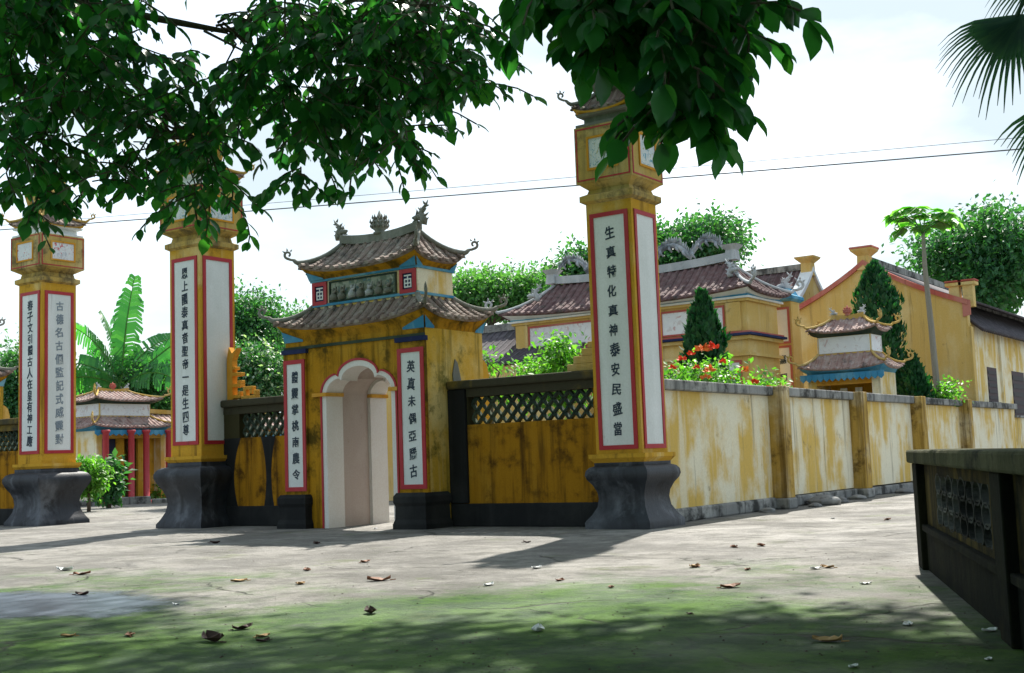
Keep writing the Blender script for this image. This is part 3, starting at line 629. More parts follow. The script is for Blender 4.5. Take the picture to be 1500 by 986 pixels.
# local x runs along the parapet towards the camera, local -y faces the yard
TH = .24; LEN = 9.0
PX = [0.0, 4.3, 8.6]
for x in PX: box('pier', 'concrete_green_shaded', t, x, x+.34, -.03, TH+.03, 0, .93, .012)
for a, b_ in ((.34, 4.3), (4.64, 8.6)):
    box('base_wall', 'concrete_green_shaded', t, a, b_, .02, TH-.02, 0, .34); box('base_band', 'concrete_green_shaded', t, a, b_, -.012, TH+.012, .341, .40, .01)
    w0, w1 = a+.75, b_-.5
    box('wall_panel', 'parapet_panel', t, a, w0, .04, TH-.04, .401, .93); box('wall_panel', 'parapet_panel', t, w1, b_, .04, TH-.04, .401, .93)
    box('wall_panel', 'parapet_panel', t, w0, w1, .04, TH-.04, .401, .45); box('wall_panel', 'parapet_panel', t, w0, w1, .04, TH-.04, .84, .93)
    nx = 8; w = (w1-w0)/nx; h = .39/3
    ring = MB(); n = 20
    vs = []
    for j in range(n):
        q = 2*math.pi*j/n
        for (rx_, y) in ((1., -.04), (1., .04), (.80, .04), (.80, -.04)): vs.append((math.cos(q)*w*.56*rx_, y, math.sin(q)*h*.66*(rx_ if rx_ == 1 else .84)))
    ring.add(vs, [(4*j+k, 4*j+(k+1) % 4, 4*((j+1) % n)+(k+1) % 4, 4*((j+1) % n)+k) for j in range(n) for k in range(4)])
    me = ring.mesh('lattice_ring')
    for r in range(3):
        for i in range(nx):
            o = obj('lattice_ring', me, 'lattice_grey', t); o.location = (w0 + w*(i+.5+(.0 if r % 2 else .0)), .08 + (.004 if (i+r) % 2 else 0), .45 + h*(r+.5))
box('coping', 'parapet_coping', t, -.05, LEN, -.07, TH+.07, .932, 1.05, .02)

# ------------------------------------------------------------------ halls behind
# front hall: frieze faces the yard
t = thing('front_hall', (-6.9, 13.1, 0), 'temple hall with white frieze panels and dragons along its red tiled ridge', 'building')
box('wall', 'yellow_far', t, -3.55, 3.6, -1., 1., 0, 5.02)
for z, h, k, m_ in ((5.02, .05, .10, 'blue'), (4.97, .049, .14, 'white'), (4.90, .068, .08, 'yellow_far'), (4.08, .05, .12, 'red_far'), (4.02, .059, .18, 'navy'), (3.92, .09, .10, 'yellow_far'), (3.5, .08, .08, 'yellow_far')):
    box('moulding', m_, t, -3.55-k, 3.6+k, -1.-k, 1.+k, z, z+h)
for xa, xb in ((-3.1, -.9), (-.75, 1.0), (1.15, 3.0)):
    framed(t, xa, xb, 4.16, 4.84, 1., 'f', .05, 'frieze', 'red_far', name='frieze_panel', proud=.03)
for xa in (-3.5, 3.06): box('pilaster', 'yellow_far', t, xa, xa+.4, -1.06, -.98, 4.14, 4.89, .01)
for xa in (-3.3, 2.9):
    framed(t, xa, xa+.5, 1.0, 3.4, 1., 'f', .06, 'white', 'red_far', '安泰福德', .25, name='couplet_panel')
roof(t, 3.9, 1.35, 2.75, 0, 5.10, 6.1, .16, 3.6, 1.05, 5.02, row=.23, tile='tile_far', deck='tile_far', board='white', ridge=(.10, .16), curls='ornament_pale', cs=.22, rr=.07)
mb = MB(); vs = []
def ridge_dragon(t, x0, x1, z, s, y=0):
    mb = MB(); n = 56; pts = []; rd = []
    for i in range(n+1):
        f = i/n; pts.append((x0+(x1-x0)*f, y+.05*math.sin(f*20), z + .05 + .46*s*abs(math.sin(f*6.283+.2))**.6)); rd.append(s*(.03+.045*min(1, f*1.8)) if f < .92 else s*.07)
    mb.tube(pts, rd, 7)
    for i in range(2, n-1, 1):
        p = Vector(pts[i]); mb.tube([p + Vector((0, 0, rd[i]*.6)), p + Vector(((x0-x1)*.018, random.uniform(-.04, .04), rd[i]+random.uniform(.10, .2)*s))], [.04*s, .006], 5)
        if i % 6 == 0: mb.tube([p, p + Vector((.05, -.12*s, -.1)), p + Vector((.12, -.1, -.2*s))], [.05*s, .04*s, .02*s], 5)
    d = 1 if x1 > x0 else -1; h = Vector(pts[-1])
    mb.tube([h, h + Vector((d*.18*s, 0, .10*s)), h + Vector((d*.40*s, 0, .06*s))], [.14*s, .16*s, .06*s], 7)
    mb.tube([h + Vector((d*.1, 0, -.02)), h + Vector((d*.34*s, 0, -.07*s))], [.08*s, .03*s], 6)
    for yy in (-1, 1): mb.tube([h + Vector((0, .06*yy, .1*s)), h + Vector((-d*.15, .1*yy, .3*s))], [.035*s, .01], 5)
    mb.build('ridge_dragon', 'ridge_plaster', t, True)
ridge_dragon(t, -2.7, -.45, 6.27, 1.0); ridge_dragon(t, 2.6, .45, 6.27, 1.0); flame(t, (0, 0, 6.28), .5, 'ornament_pale')
for sx in (-1, 1): MB().sq([(6.15, .16), (6.42, .13), (6.5, .19), (6.56, .23)], sx*2.85, 0).build('ridge_end', 'ornament_pale', t)
for x in (-3.0, 3.1): dragon(t, (x, -.7, 5.6), (x, -1, 0), .42, 'ornament_pale', 'hip_dragon')
# couplet pier at the back corner of the front hall
t = thing('couplet_pier', (-3.45, 15.0, 0), 'slim yellow pier with stacked white panels beside the tall gable', 'pier')
box('pier', 'yellow_far', t, -.32, .32, -.3, .3, 0, 5.1, .01)
framed(t, -.28, .26, 3.95, 4.95, .3, 'f', .06, 'white', 'red_far', name='blank_panel'); framed(t, -.28, .26, 2.2, 3.9, .3, 'f', .06, 'white', 'red_far', '嘉門馬', .26, name='couplet_panel')
MB().sq([(5.1, .34), (5.16, .42), (5.24, .42), (5.3, .30), (5.46, .24)]).build('cap', 'blue', t)
dragon(t, (.1, 0, 5.4), (-1, 0, 0), .45, 'ornament_pale', 'cap_dragon')
def gable_hall(name, loc, label, hw, depth, ze, za, wallm, tilem, trim, over=.12, vis='rl', axis='y', curve=.08, post=True):
    """ridge along local y; gable faces local -y"""
    t = thing(name, loc, label, 'building'); n = 16
    prof = []
    for i in range(n+1):
        s_ = -1 + 2*i/n; a = abs(s_); z = za - (za-ze)*(a**.92) - curve*math.sin(a*math.pi)
        prof.append((s_*hw, z))
    MB().prism([(-hw, 0), (hw, 0)] + prof[::-1], 'y', 0, .3).build('gable_wall', wallm, t)
    box('side_wall', 'yellow_side' if name == 'gable_hall' else wallm, t, hw-.3, hw-.002, .301, depth, 0, 4.74 if name == 'gable_hall' else ze-.03); box('side_wall', wallm, t, -hw+.002, -hw+.3, .301, depth, 0, ze-.03)
    q = MB(); vs = []
    for x, z in prof: vs += [(x*1.015, -.09, z-.09), (x*1.015, -.09, z+.07), (x*1.015, .34, z+.07), (x*1.015, .34, z-.09)]
    q.add(vs, [(4*i+k, 4*i+(k+1) % 4, 4*i+4+(k+1) % 4, 4*i+4+k) for i in range(n) for k in range(4)] + [(3, 2, 1, 0), (4*n, 4*n+1, 4*n+2, 4*n+3)]); q.build('verge', trim, t)
    q = MB(); vs = []
    for x, z in prof: vs += [(x*1.06, .341, z-.02), (x*1.06, depth, z-.02)]
    q.add(vs, [(2*i, 2*i+1, 2*i+3, 2*i+2) for i in range(n)]); d = q.build('roof_deck', tilem, t, True); sm = d.modifiers.new('thick', 'SOLIDIFY'); sm.thickness = .06; sm.offset = -1
    nr = int((depth-.34)/.24)
    for s_ in (1, -1):
        if ('r' if s_ > 0 else 'l') not in vis: continue
        for k in range(nr):
            y = .34 + (k+.5)*(depth-.34)/nr; q = MB()
            q.tube([(x*1.06, y, z) for x, z in (prof[n//2:] if s_ > 0 else prof[:n//2+1][::-1])][::2], .065, 6); q.build('tile_row', tilem, t, True)
    MB().box(-.12, .12, .30, depth, za-.02, za+.2).build('ridge', 'coping', t)
    if post: MB().sq([(za-.25, .2), (za+.2, .18), (za+.28, .26), (za+.36, .34), (za+.42, .36)], 0, .12).build('apex_urn', trim if post == 'trim' else wallm, t)
    return t, prof
t, prof = gable_hall('gable_hall', (-3.28, 21.4, 0), 'tall yellow gabled hall with red verge behind the papaya tree', 3.06, 12., 5.35, 6.95, 'yellow_far', 'tile_dark', 'red_far', vis='')
MB().sq([(7.32, .30), (7.39, .38), (7.44, .36)], 0, .12).build('urn_rim', 'red_far', t)
for x in (2.72, 3.12):
    MB().sq([(5.2, .15), (5.85, .15), (5.87, .24), (5.96, .24)], x, .16).build('verge_post', 'yellow_far', t); MB().sq([(5.962, .20), (6.0, .25), (6.03, .25)], x, .16).build('post_cap', 'red_far', t)
MB().prism([(2.95, 4.9), (3.18, 4.95), (3.18, 5.4), (2.95, 5.4)], 'y', -.06, .0).build('verge_scroll', 'red_far', t); MB().prism([(-3.18, 4.75), (-2.95, 4.7), (-2.95, 5.4), (-3.18, 5.4)], 'y', -.06, .0).build('verge_scroll', 'red_far', t)
for y0_, y1_, z0_, z1_ in ((1.9, 3.1, 2.35, 3.45), (5.2, 7.0, 1.95, 3.45)):
    w = box('window', 'shutter', t, 3.04, 3.068, y0_, y1_, z0_, z1_)
    for k in range(5): box('shutter_slat', 'dark_opening', w, 3.066, 3.082, y0_+.06, y1_-.06, z0_+.08+k*(z1_-z0_-.1)/5, z0_+.08+(k+.55)*(z1_-z0_-.1)/5)
    box('window_sill', 'coping', w, 3.04, 3.14, y0_-.05, y1_+.05, z0_-.07, z0_-.001)
q = MB(); vs = []
for k in range(7):
    f = k/6; x, z = 2.2 + 1.2*f, 5.62 - 1.15*f + .10*(f*f-f)
    vs += [(x, .345, z), (x, 12., z)]
q.add(vs, [(2*i, 2*i+1, 2*i+3, 2*i+2) for i in range(6)]); dk = q.build('eave_roof', 'tile_dark', t, True); sm = dk.modifiers.new('thick', 'SOLIDIFY'); sm.thickness = .06; sm.offset = -1
for k in range(48):
    y = .46 + k*.24; MB().tube([(vs[2*i][0], y, vs[2*i][2]+.02) for i in range(7)], .062, 6).build('tile_row', 'tile_dark', t, True)
MB().box(2.06, 2.3, .345, 12., 5.56, 5.74).build('eave_ridge', 'coping', t)
box('side_pilaster', 'yellow_far', t, 3.045, 3.14, .02, .32, 0, 4.6, .01); box('side_pilaster', 'yellow_side', t, 3.05, 3.13, 3.6, 3.8, 0, 4.6)
# middle hall whose ridge runs across
t, prof = gable_hall('middle_hall', (-6.0, 24.0, 0), 'low hall with tiled slope and pale gable between the two larger halls', 1.9, 6.5, 5.9, 7.35, 'yellow_far', 'tile_far', 'white', vis='rl')
t.rotation_euler[2] = R(90)
# dark roofed outbuilding seen past the gate
t, prof = gable_hall('outbuilding', (-8.2, 13.2, 0), 'dark roofed outbuilding with grey ridge seen past the gate eave', 2.0, 7.5, 3.75, 4.95, 'yellow_far', 'tile_dark', 'coping', vis='rl', post=False)
t.rotation_euler[2] = R(90)

# small two-tier shrine behind the side wall
def shrine(loc, label, rz, sx, sy, zb, tile, cs, col='orange', open_front=True):
    t = thing('roofed_shrine', loc, label, 'shrine', rz=rz)
    w = .5*sx; d = .5*sy
    box('wall', 'yellow_side', t, w-.22, w, -d, d, 0, zb); box('wall', 'yellow_side', t, -w, -w+.22, -d, d, 0, zb); box('back_wall', 'yellow', t, -w+.221, w-.221, d-.2, d, 0, zb)
    box('lintel', 'orange', t, -w+.221, w-.221, -d+.01, -d+.2, zb-.28, zb); box('base_step', 'stone', t, -w-.2, w+.2, -d-.35, d+.1, -.01, .12, .02)
    box('altar', 'red_column', t, -w*.5, w*.5, d-.7, d-.202, .12, 1.0)
    for x in (-.3, .12): box('votive_board', 'white', t, w*x, w*x+.18, d-.74, d-.702, 1.002, zb-.35)
    n = 14
    for i in range(n):
        a = -w*1.16 + 2*w*1.16*i/n; MB().prism([(a, zb+.01), (a+2*w*1.16/n-.004, zb+.01), (a+2*w*1.16/n-.004, zb-.12), (a+w*1.16/n, zb-.19), (a+.004, zb-.12)], 'y', -d*1.2-.04, -d*1.2).build('valance_tooth', 'blue', t)
    roof(t, w*1.2, d*1.22, w*.74, d*.66, zb+.12, zb+.52, .12, w, d, zb, row=.17, tile=tile, deck=tile, board='blue', curls='ornament_yellow', cs=cs, rr=.05, hipr=.035)
    MB().box(-w*.74, w*.74, -d*.66, d*.66, zb+.45, zb+1.0).build('upper_wall', 'yellow_far', t)
    for sd, hh, ww in (('f', d*.66, w*.74), ('r', w*.74, d*.66), ('l', w*.74, d*.66)):
        framed(t, -ww*.96, ww*.96, zb+.56, zb+.98, hh, sd, .03, 'frieze', 'white', name='frieze_panel')
    roof(t, w*.98, d*.92, w*.42, 0, zb+1.1, zb+1.5, .12, w*.75, d*.67, zb+.99, row=.17, tile=tile, deck=tile, board='dark_trim', curls='ornament_yellow', cs=cs, rr=.05, ridge=(.05, .07), hipr=.035)
    dragon(t, (w*.42, 0, zb+1.55), (-1, 0, 0), .22, 'ornament_pale'); dragon(t, (-w*.42, 0, zb+1.55), (1, 0, 0), .22, 'ornament_pale'); flame(t, (0, 0, zb+1.55), .22, 'red_far')
    return t
shrine((-1.55, 14.6, 0), 'small two-tier tiled shrine peeking over the weathered side wall', 0, 1.9, 1.25, 2.98, 'tile_pale', .16)
# columned shrine across the courtyard, between the two big pillars
t = shrine((-28.2, 11.6, 0), 'small tiled courtyard shrine with white frieze seen between the two tall pillars', R(90), 3.0, 2.2, 2.62, 'tile_pale', .2)
for i, x in enumerate((-1.38, -.3, .35, 1.38)):
    MB().lathe([(0, .17), (.1, .18), (.14, .115), (2.5, .11), (2.56, .15), (2.63, .15)], x, -1.45, 12).build('column', 'red_column', t, True)
box('door', 'door_blue', t, -1.27, -.42, -.7, -.66, .12, 2.33); box('front_wall', 'yellow', t, -.419, -.05, -.72, -.6, .12, 2.335); box('front_wall', 'yellow', t, .55, 1.27, -.72, -.6, .12, 2.335)
t2 = thing('courtyard_wall', (-29.2, 18.5, 0), 'yellow courtyard wall with red columns beside the small columned shrine', 'wall', rz=R(90))
box('wall', 'yellow', t2, -4.8, 9, 0, .3, 0, 2.3); box('valance', 'blue', t2, -5.2, 9.2, -.75, -.7, 2.42, 2.6)
box('base_step', 'stone', t2, -5.0, 9, -.9, -.001, -.01, .14, .02)
for x in (-4.2, -2.4, -.6, 1.4): MB().lathe([(.1, .17), (.2, .115), (2.45, .11), (2.55, .15), (2.62, .15)], x, -.6, 12).build('column', 'red_column', t2, True)
roof(t2, 5.6, 1.1, 4.6, 0, 2.72, 3.35, .12, 5.2, .72, 2.6, row=.25, tile='tile_pale', deck='tile_pale', board='orange', curls='ornament_yellow', cs=.3, ridge=(.08, .1), cx=.2, cy=.1, sides='f')
t3 = thing('courtyard_kerb', (-24.5, 14.0, 0), 'broken pale stone kerb along the edge of the courtyard', 'kerb', rz=R(55))
x = -6.
while x < 9: 
    L = random.uniform(.7, 1.5); box('kerb_stone', 'coping', t3, x, x+L-.05, -.2+random.uniform(-.05, .05), .25, -.02, random.uniform(.12, .3), .03); x += L
# yellow block seen through the arch
t = thing('courtyard_pier', (-15.0, 17.5, 0), 'yellow plastered pier seen through the cusped archway', 'pier')
MB().sq([(0, .62), (.5, .62), (.55, .48), (4.2, .48), (4.3, .6), (4.45, .6)]).build('pier', 'yellow', t)

# ------------------------------------------------------------------ foliage
def leaf_obj(name, mat, C, D, N, size, parent=None, shape='leaf', kind=None):
    C = np.asarray(C, float); D = np.asarray(D, float); N = np.asarray(N, float); size = np.asarray(size, float).reshape(-1, 1)
    D = D/np.linalg.norm(D, axis=1, keepdims=True); Sd = np.cross(N, D); Sd /= np.linalg.norm(Sd, axis=1, keepdims=True)+1e-9; U = np.cross(D, Sd)
    if shape == 'round':
        T = np.array(LEAF_T); F = np.array(LEAF_F)
    elif shape == 'leaf':
        T = np.array([(0, 0, 0), (.25, .24, .05), (.60, .29, .05), (1, 0, -.10), (.60, -.29, .05), (.25, -.24, .05), (.45, 0, 0)])
        F = np.array([(0, 1, 6), (1, 2, 6), (2, 3, 6), (3, 4, 6), (4, 5, 6), (5, 0, 6)])
    else:
        T = np.array([(0, 0, 0), (.5, .28, .06), (1, 0, -.05), (.5, -.28, .06)]); F = np.array([(0, 1, 2), (0, 2, 3)])
    n, k = len(C), len(T)
    V = C[:, None] + size[:, None]*(T[None, :, 0:1]*D[:, None] + T[None, :, 1:2]*Sd[:, None] + T[None, :, 2:3]*U[:, None])
    FF = (F[None] + (np.arange(n)*k)[:, None, None]).reshape(-1, 3)
    me = bpy.data.meshes.new(name); me.vertices.add(n*k); me.vertices.foreach_set('co', V.reshape(-1).astype(np.float32))
    me.loops.add(FF.size); me.loops.foreach_set('vertex_index', FF.reshape(-1).astype(np.int32)); me.polygons.add(len(FF))
    me.polygons.foreach_set('loop_start', np.arange(0, FF.size, 3, dtype=np.int32)); me.polygons.foreach_set('loop_total', np.full(len(FF), 3, np.int32))
    me.update(calc_edges=True); me.validate()
    o = obj(name, me, mat, parent)
    if kind: o['kind'] = kind
    return o
def rdir(n):
    v = RNG.normal(size=(n, 3)); return v/np.linalg.norm(v, axis=1, keepdims=True)
def crown_pts(blobs, n, clump=.35, per=22):
    """leaf positions in clumps on and inside ellipsoid blobs [(centre, radii, weight)]"""
    out = []; nrm = []
    wt = np.array([b[2] if len(b) > 2 else b[1][0]*b[1][1]+b[1][2]**2 for b in blobs], float); wt /= wt.sum()
    for b, w in zip(blobs, wt):
        m_ = max(1, int(n*w/per)); d = rdir(m_); r = RNG.uniform(.45, 1.0, (m_, 1))**.5
        cc = np.array(b[0]) + d*r*np.array(b[1])
        p = np.repeat(cc, per, 0) + RNG.normal(size=(m_*per, 3))*clump*np.array([1, 1, .7])
        out.append(p); nrm.append(np.repeat(d, per, 0))
    return np.concatenate(out), np.concatenate(nrm)
def tree(name, loc, label, blobs, n, size, mat, trunk=(.18, None), clump=.35, group=None, cat='tree', shape='quad', bark='bark', per=22):
    """blobs in local coordinates; trunk radius; limbs reach into every blob"""
    t = thing(name, loc, label, cat, group); zmin = min(b[0][2]-b[1][2] for b in blobs); zc = sum(b[0][2] for b in blobs)/len(blobs)
    mb = MB(); r = trunk[0]; fork = Vector((0, 0, max(.3, zmin*.8 + zc*.2)))
    mb.tube([(0, 0, -.05), (r*.3, 0, fork.z*.5), fork], [r*1.25, r, r*.8], 8)
    mb.build('trunk', bark, t, True)
    mb = MB()
    for b in blobs:
        c = Vector(b[0]); mid = fork.lerp(c, .5) + Vector((random.uniform(-.2, .2), random.uniform(-.2, .2), .1))
        mb.tube([fork - Vector((0, 0, .1)), mid, c, c + Vector((random.uniform(-.4, .4), random.uniform(-.4, .4), b[1][2]*.6))], [r*.6, r*.38, r*.2, r*.05], 6)
        for k in range(3):
            d = Vector(rdir(1)[0]); e = c + Vector((d.x*b[1][0], d.y*b[1][1], abs(d.z)*b[1][2]))*.85; mb.tube([mid.lerp(c, .6), (mid+e)/2 + Vector((0, 0, .1)), e], [r*.22, r*.12, r*.03], 5)
    mb.build('limbs', bark, t, True)
    P, Nn = crown_pts(blobs, n, clump, per); k = len(P)
    D = rdir(k)*.8 + Nn*.5 + np.array([0, 0, -.35]); N = rdir(k)*.7 + np.array([0, 0, .9])
    leaf_obj('crown', mat, P, D, N, RNG.uniform(.65, 1.2, k)*size, t, shape, 'stuff')
    return t
def rb(c, r, n, spread, rad):
    """n random blobs round a centre"""
    return [((c[0]+random.uniform(-1, 1)*spread[0], c[1]+random.uniform(-1, 1)*spread[1], c[2]+random.uniform(-1, 1)*spread[2]), (rad*random.uniform(.8, 1.2), rad*random.uniform(.8, 1.2), rad*random.uniform(.65, .95)), 1) for _ in range(n)]
def gnd(u, d):
    p = at(u, 660, d); return (p.x, p.y, 0)
def zof(v, u, d): return at(u, v, d).z
# trees behind the compound
def back_tree(u, d, vtop, vmid, halfw_px, label, n, size, mat, nb=9, group='trees behind the temple', clump=.5, name='broadleaf_tree'):
    zt_, zm = zof(vtop, u, d), zof(vmid, u, d); hw = halfw_px*d/FPX; hz = (zt_-zm)
    rad = min(hw, hz)*.5
    bl = rb((0, 0, zm + hz*.25), None, nb, (hw*.72, hw*.6, hz*.42), rad)
    return tree(name, gnd(u, d), label, bl, n, size, mat, (.22,), clump, group)
back_tree(1462, 50, 308, 400, 95, 'big dark rounded tree behind the wing of the gabled hall', 18000, 0.29, 'leaf_tree', 13)
back_tree(1030, 62, 312, 385, 75, 'dark tree rising behind the dragon ridge', 14000, 0.31, 'leaf_tree', 10)
back_tree(855, 60, 362, 410, 40, 'dark tree behind the left end of the dragon roof', 7000, 0.29, 'leaf_tree', 6)
back_tree(725, 58, 392, 450, 90, 'pale green feathery tree between gate roof and dragon roof', 14000, 0.24, 'leaf_pale', 10)
back_tree(800, 66, 402, 450, 60, 'mid green tree beyond the dragon roof hip', 7000, 0.27, 'leaf_tree', 7)
back_tree(375, 46, 432, 500, 62, 'dark leafy tree above the short latticed wall', 14000, 0.20, 'leaf_tree', 9)
back_tree(372, 38, 498, 560, 58, 'white-flecked flowering tree behind the short latticed wall', 14000, 0.15, 'leaf_blossom', 10, clump=.3)
back_tree(440, 60, 450, 520, 55, 'distant tree showing behind the roofed gate', 7000, 0.24, 'leaf_tree', 7)
back_tree(20, 48, 500, 590, 45, 'leafy tree beyond the grey-based pillar', 10000, 0.20, 'leaf_tree', 7)
back_tree(140, 55, 520, 610, 70, 'dark tree behind the banana clump', 12000, 0.23, 'leaf_tree', 8)
back_tree(230, 52, 530, 600, 60, 'thick bushy tree behind the courtyard wall', 12000, 0.20, 'leaf_tree', 8)
back_tree(560, 55, 545, 600, 45, 'tree glimpsed through the cusped archway', 7000, 0.23, 'leaf_tree', 6)
def bush(u, d, vbot, vtop, halfw_px, label, n, size, mat, z0=None, name='shrub', nb=7, clump=.18, group=None, shape='quad'):
    zt_ = zof(vtop, u, d); zb = 0 if vbot is None else max(0, zof(vbot, u, d)); hw = halfw_px*d/FPX; zc = (zt_+zb)/2; hz = (zt_-zb)/2
    bl = rb((0, 0, zc), None, nb, (hw*.7, hw*.7, hz*.6), min(hw, hz)*.55)
    return tree(name, gnd(u, d), label, bl, n, size, mat, (.05,), clump, group, 'shrub', shape)
bush(130, 36, 742, 645, 22, 'bright lime green shrub beside the grey-based pillar', 3000, .17, 'leaf_lime')
bush(160, 39, 745, 665, 16, 'broad-leaved shrub in front of the blue shrine door', 900, .3, 'leaf_tree')
bush(245, 45, 745, 705, 20, 'low weeds at the foot of the courtyard wall', 900, .2, 'leaf_lime')
bush(565, 40, 720, 640, 26, 'dark clipped shrub seen through the cusped archway', 4000, .16, 'leaf_tree')
bush(835, 24.5, 600, 482, 30, 'lime shrub growing above the lattice wall near the corner pillar', 2600, .14, 'leaf_lime')
bush(785, 25.5, 600, 515, 36, 'loose pale shrub above the middle of the lattice wall', 1700, .13, 'leaf_lime')
bush(722, 26, 600, 505, 14, 'spindly plant beside the back corner of the roofed gate', 500, .12, 'leaf_lime')
bush(1385, 33, 600, 558, 18, 'small weed clump at the foot of the papaya trunk', 500, .14, 'leaf_lime')
# flowering shrub with red blossoms
t = bush(1025, 23.2, 640, 512, 50, 'flowering shrub with red-orange blossoms over the side wall', 4200, .13, 'leaf_lime', nb=12)
fl = [(1028, 515, .15), (1045, 512, .13), (1000, 528, .09), (1040, 545, .12), (1058, 532, .08), (1012, 520, .07), (1035, 555, .10), (985, 540, .07), (1020, 540, .07)]
t2 = bush(1110, 24.6, 620, 548, 42, 'lower flowering shrub with a few red blossoms near the shrine', 2200, .12, 'leaf_lime', nb=8)
fl2 = [(1088, 545, .12), (1105, 562, .09), (1075, 556, .08), (1125, 568, .06)]
def blossom(p, r, parent, mat):
    C = []; D = []; N = []
    for k in range(26):
        d = rdir(1)[0]; d[2] = abs(d[2])*.8 + .1; C.append(np.array(p) + d*r*.35); D.append(d); N.append(rdir(1)[0])
    leaf_obj('blossom', mat, C, D, N, RNG.uniform(.6, 1.1, 26)*r, parent, 'leaf')
for tt, L, d in ((t, fl, 22.4), (t2, fl2, 23.9)):
    o = Vector(tt.location)
    for i, (u, v, r) in enumerate(L): blossom(at(u, v, d) - o, r, tt, 'petal' if i % 3 else 'petal_pale')
# cypresses
def cypress(u, d, vtop, wpx, vwide, label):
    zt_ = zof(vtop, u, d); zw = zof(vwide, u, d); hw = wpx/2*d/FPX; t = thing('cypress_tree', gnd(u, d), label, 'tree', 'clipped cypresses in the temple garden')
    MB().tube([(0, 0, -.05), (0, 0, zt_*.5), (0, 0, zt_*.9)], [.1, .08, .02], 7).build('trunk', 'bark', t, True)
    n = 7000; z = RNG.uniform(.1, 1, n)*zt_; f = np.where(z > zw, 1-((z-zw)/(zt_-zw))**2.1, .88+.12*z/zw)
    a = RNG.uniform(0, 2*np.pi, n); lump = 1 + .13*np.sin(a*5+z*3.3) + .10*np.sin(a*3-z*7.1) + .09*np.sin(a*9+z*13)
    rr_ = hw*np.clip(f, .02, 1)*lump*RNG.uniform(.25, 1.06, n)**.4
    C = np.stack([np.cos(a)*rr_, np.sin(a)*rr_, z], 1); D = np.stack([np.cos(a)*.45, np.sin(a)*.45, np.full(n, 1.)], 1) + RNG.normal(size=(n, 3))*.25
    leaf_obj('crown', 'leaf_cypress', C, D, np.stack([np.cos(a), np.sin(a), np.zeros(n)], 1) + RNG.normal(size=(n, 3))*.4, RNG.uniform(.12, .24, n), t, 'quad', 'stuff')
cypress(1040, 26.5, 430, 56, 540, 'short cypress rising behind the red-flowered shrub')
cypress(1298, 34, 384, 66, 470, 'tall cypress standing before the gabled hall')
cypress(1343, 33, 520, 50, 600, 'small cypress between shrine and papaya trunk')
# papaya
d = 36.; b0 = Vector(gnd(1378, d)); top = at(1352, 338, d)
t = thing('papaya_tree', b0, 'thin tall papaya tree with umbrella crown before the gabled hall', 'tree')
tp = top - b0; MB().tube([(0, 0, -.05), tp*.3 + Vector((.05, 0, 0)), tp*.6 + Vector((.02, 0, 0)), tp*.85 - Vector((.03, 0, 0)), tp], [.11, .10, .09, .07, .05], 9).build('trunk', 'pale_trunk', t, True)
def palmate(parent, base, d, L, s, mat):
    d = Vector(d).normalized(); e = Vector(base) + d*L + Vector((0, 0, .08*L)); q = MB()
    q.tube([base, Vector(base).lerp(e, .6) + Vector((0, 0, .12*L)), e], [.022, .018, .012], 5)
    lf = q.build('leaf_stalk', 'leaf_pale', parent, True); f = (d*.8 + Vector((0, 0, -.75))).normalized(); sd = f.cross(Vector((0, 0, 1))).normalized(); C, D, N = [], [], []
    for k in range(8):
        a = -1.9 + 3.8*k/7; dd = f*math.cos(a) + sd*math.sin(a) + Vector((0, 0, random.uniform(-.3, .1)))
        for w in (1., .62): C.append(e); D.append(dd if w == 1. else dd + sd*.3); N.append((0, 0, 1))
    leaf_obj('leaf_blade', mat, C, D, N, [s*random.uniform(.8, 1.1) for _ in C], lf, 'leaf')
for k in range(11):
    a = k*2.4; el = -.1 + 1.3*random.random(); palmate(t, tp - Vector((0, 0, .05*(k % 4))), (math.cos(a), math.sin(a), el), random.uniform(.45, 1.15), .52, 'leaf_papaya')
for k, z in enumerate((2.7, 2.95)):
    p = tp*(z/tp.z); palmate(t, p, (math.cos(k*2.8-.4), math.sin(k*2.8-.4), .3), .5, .3, 'leaf_lime')
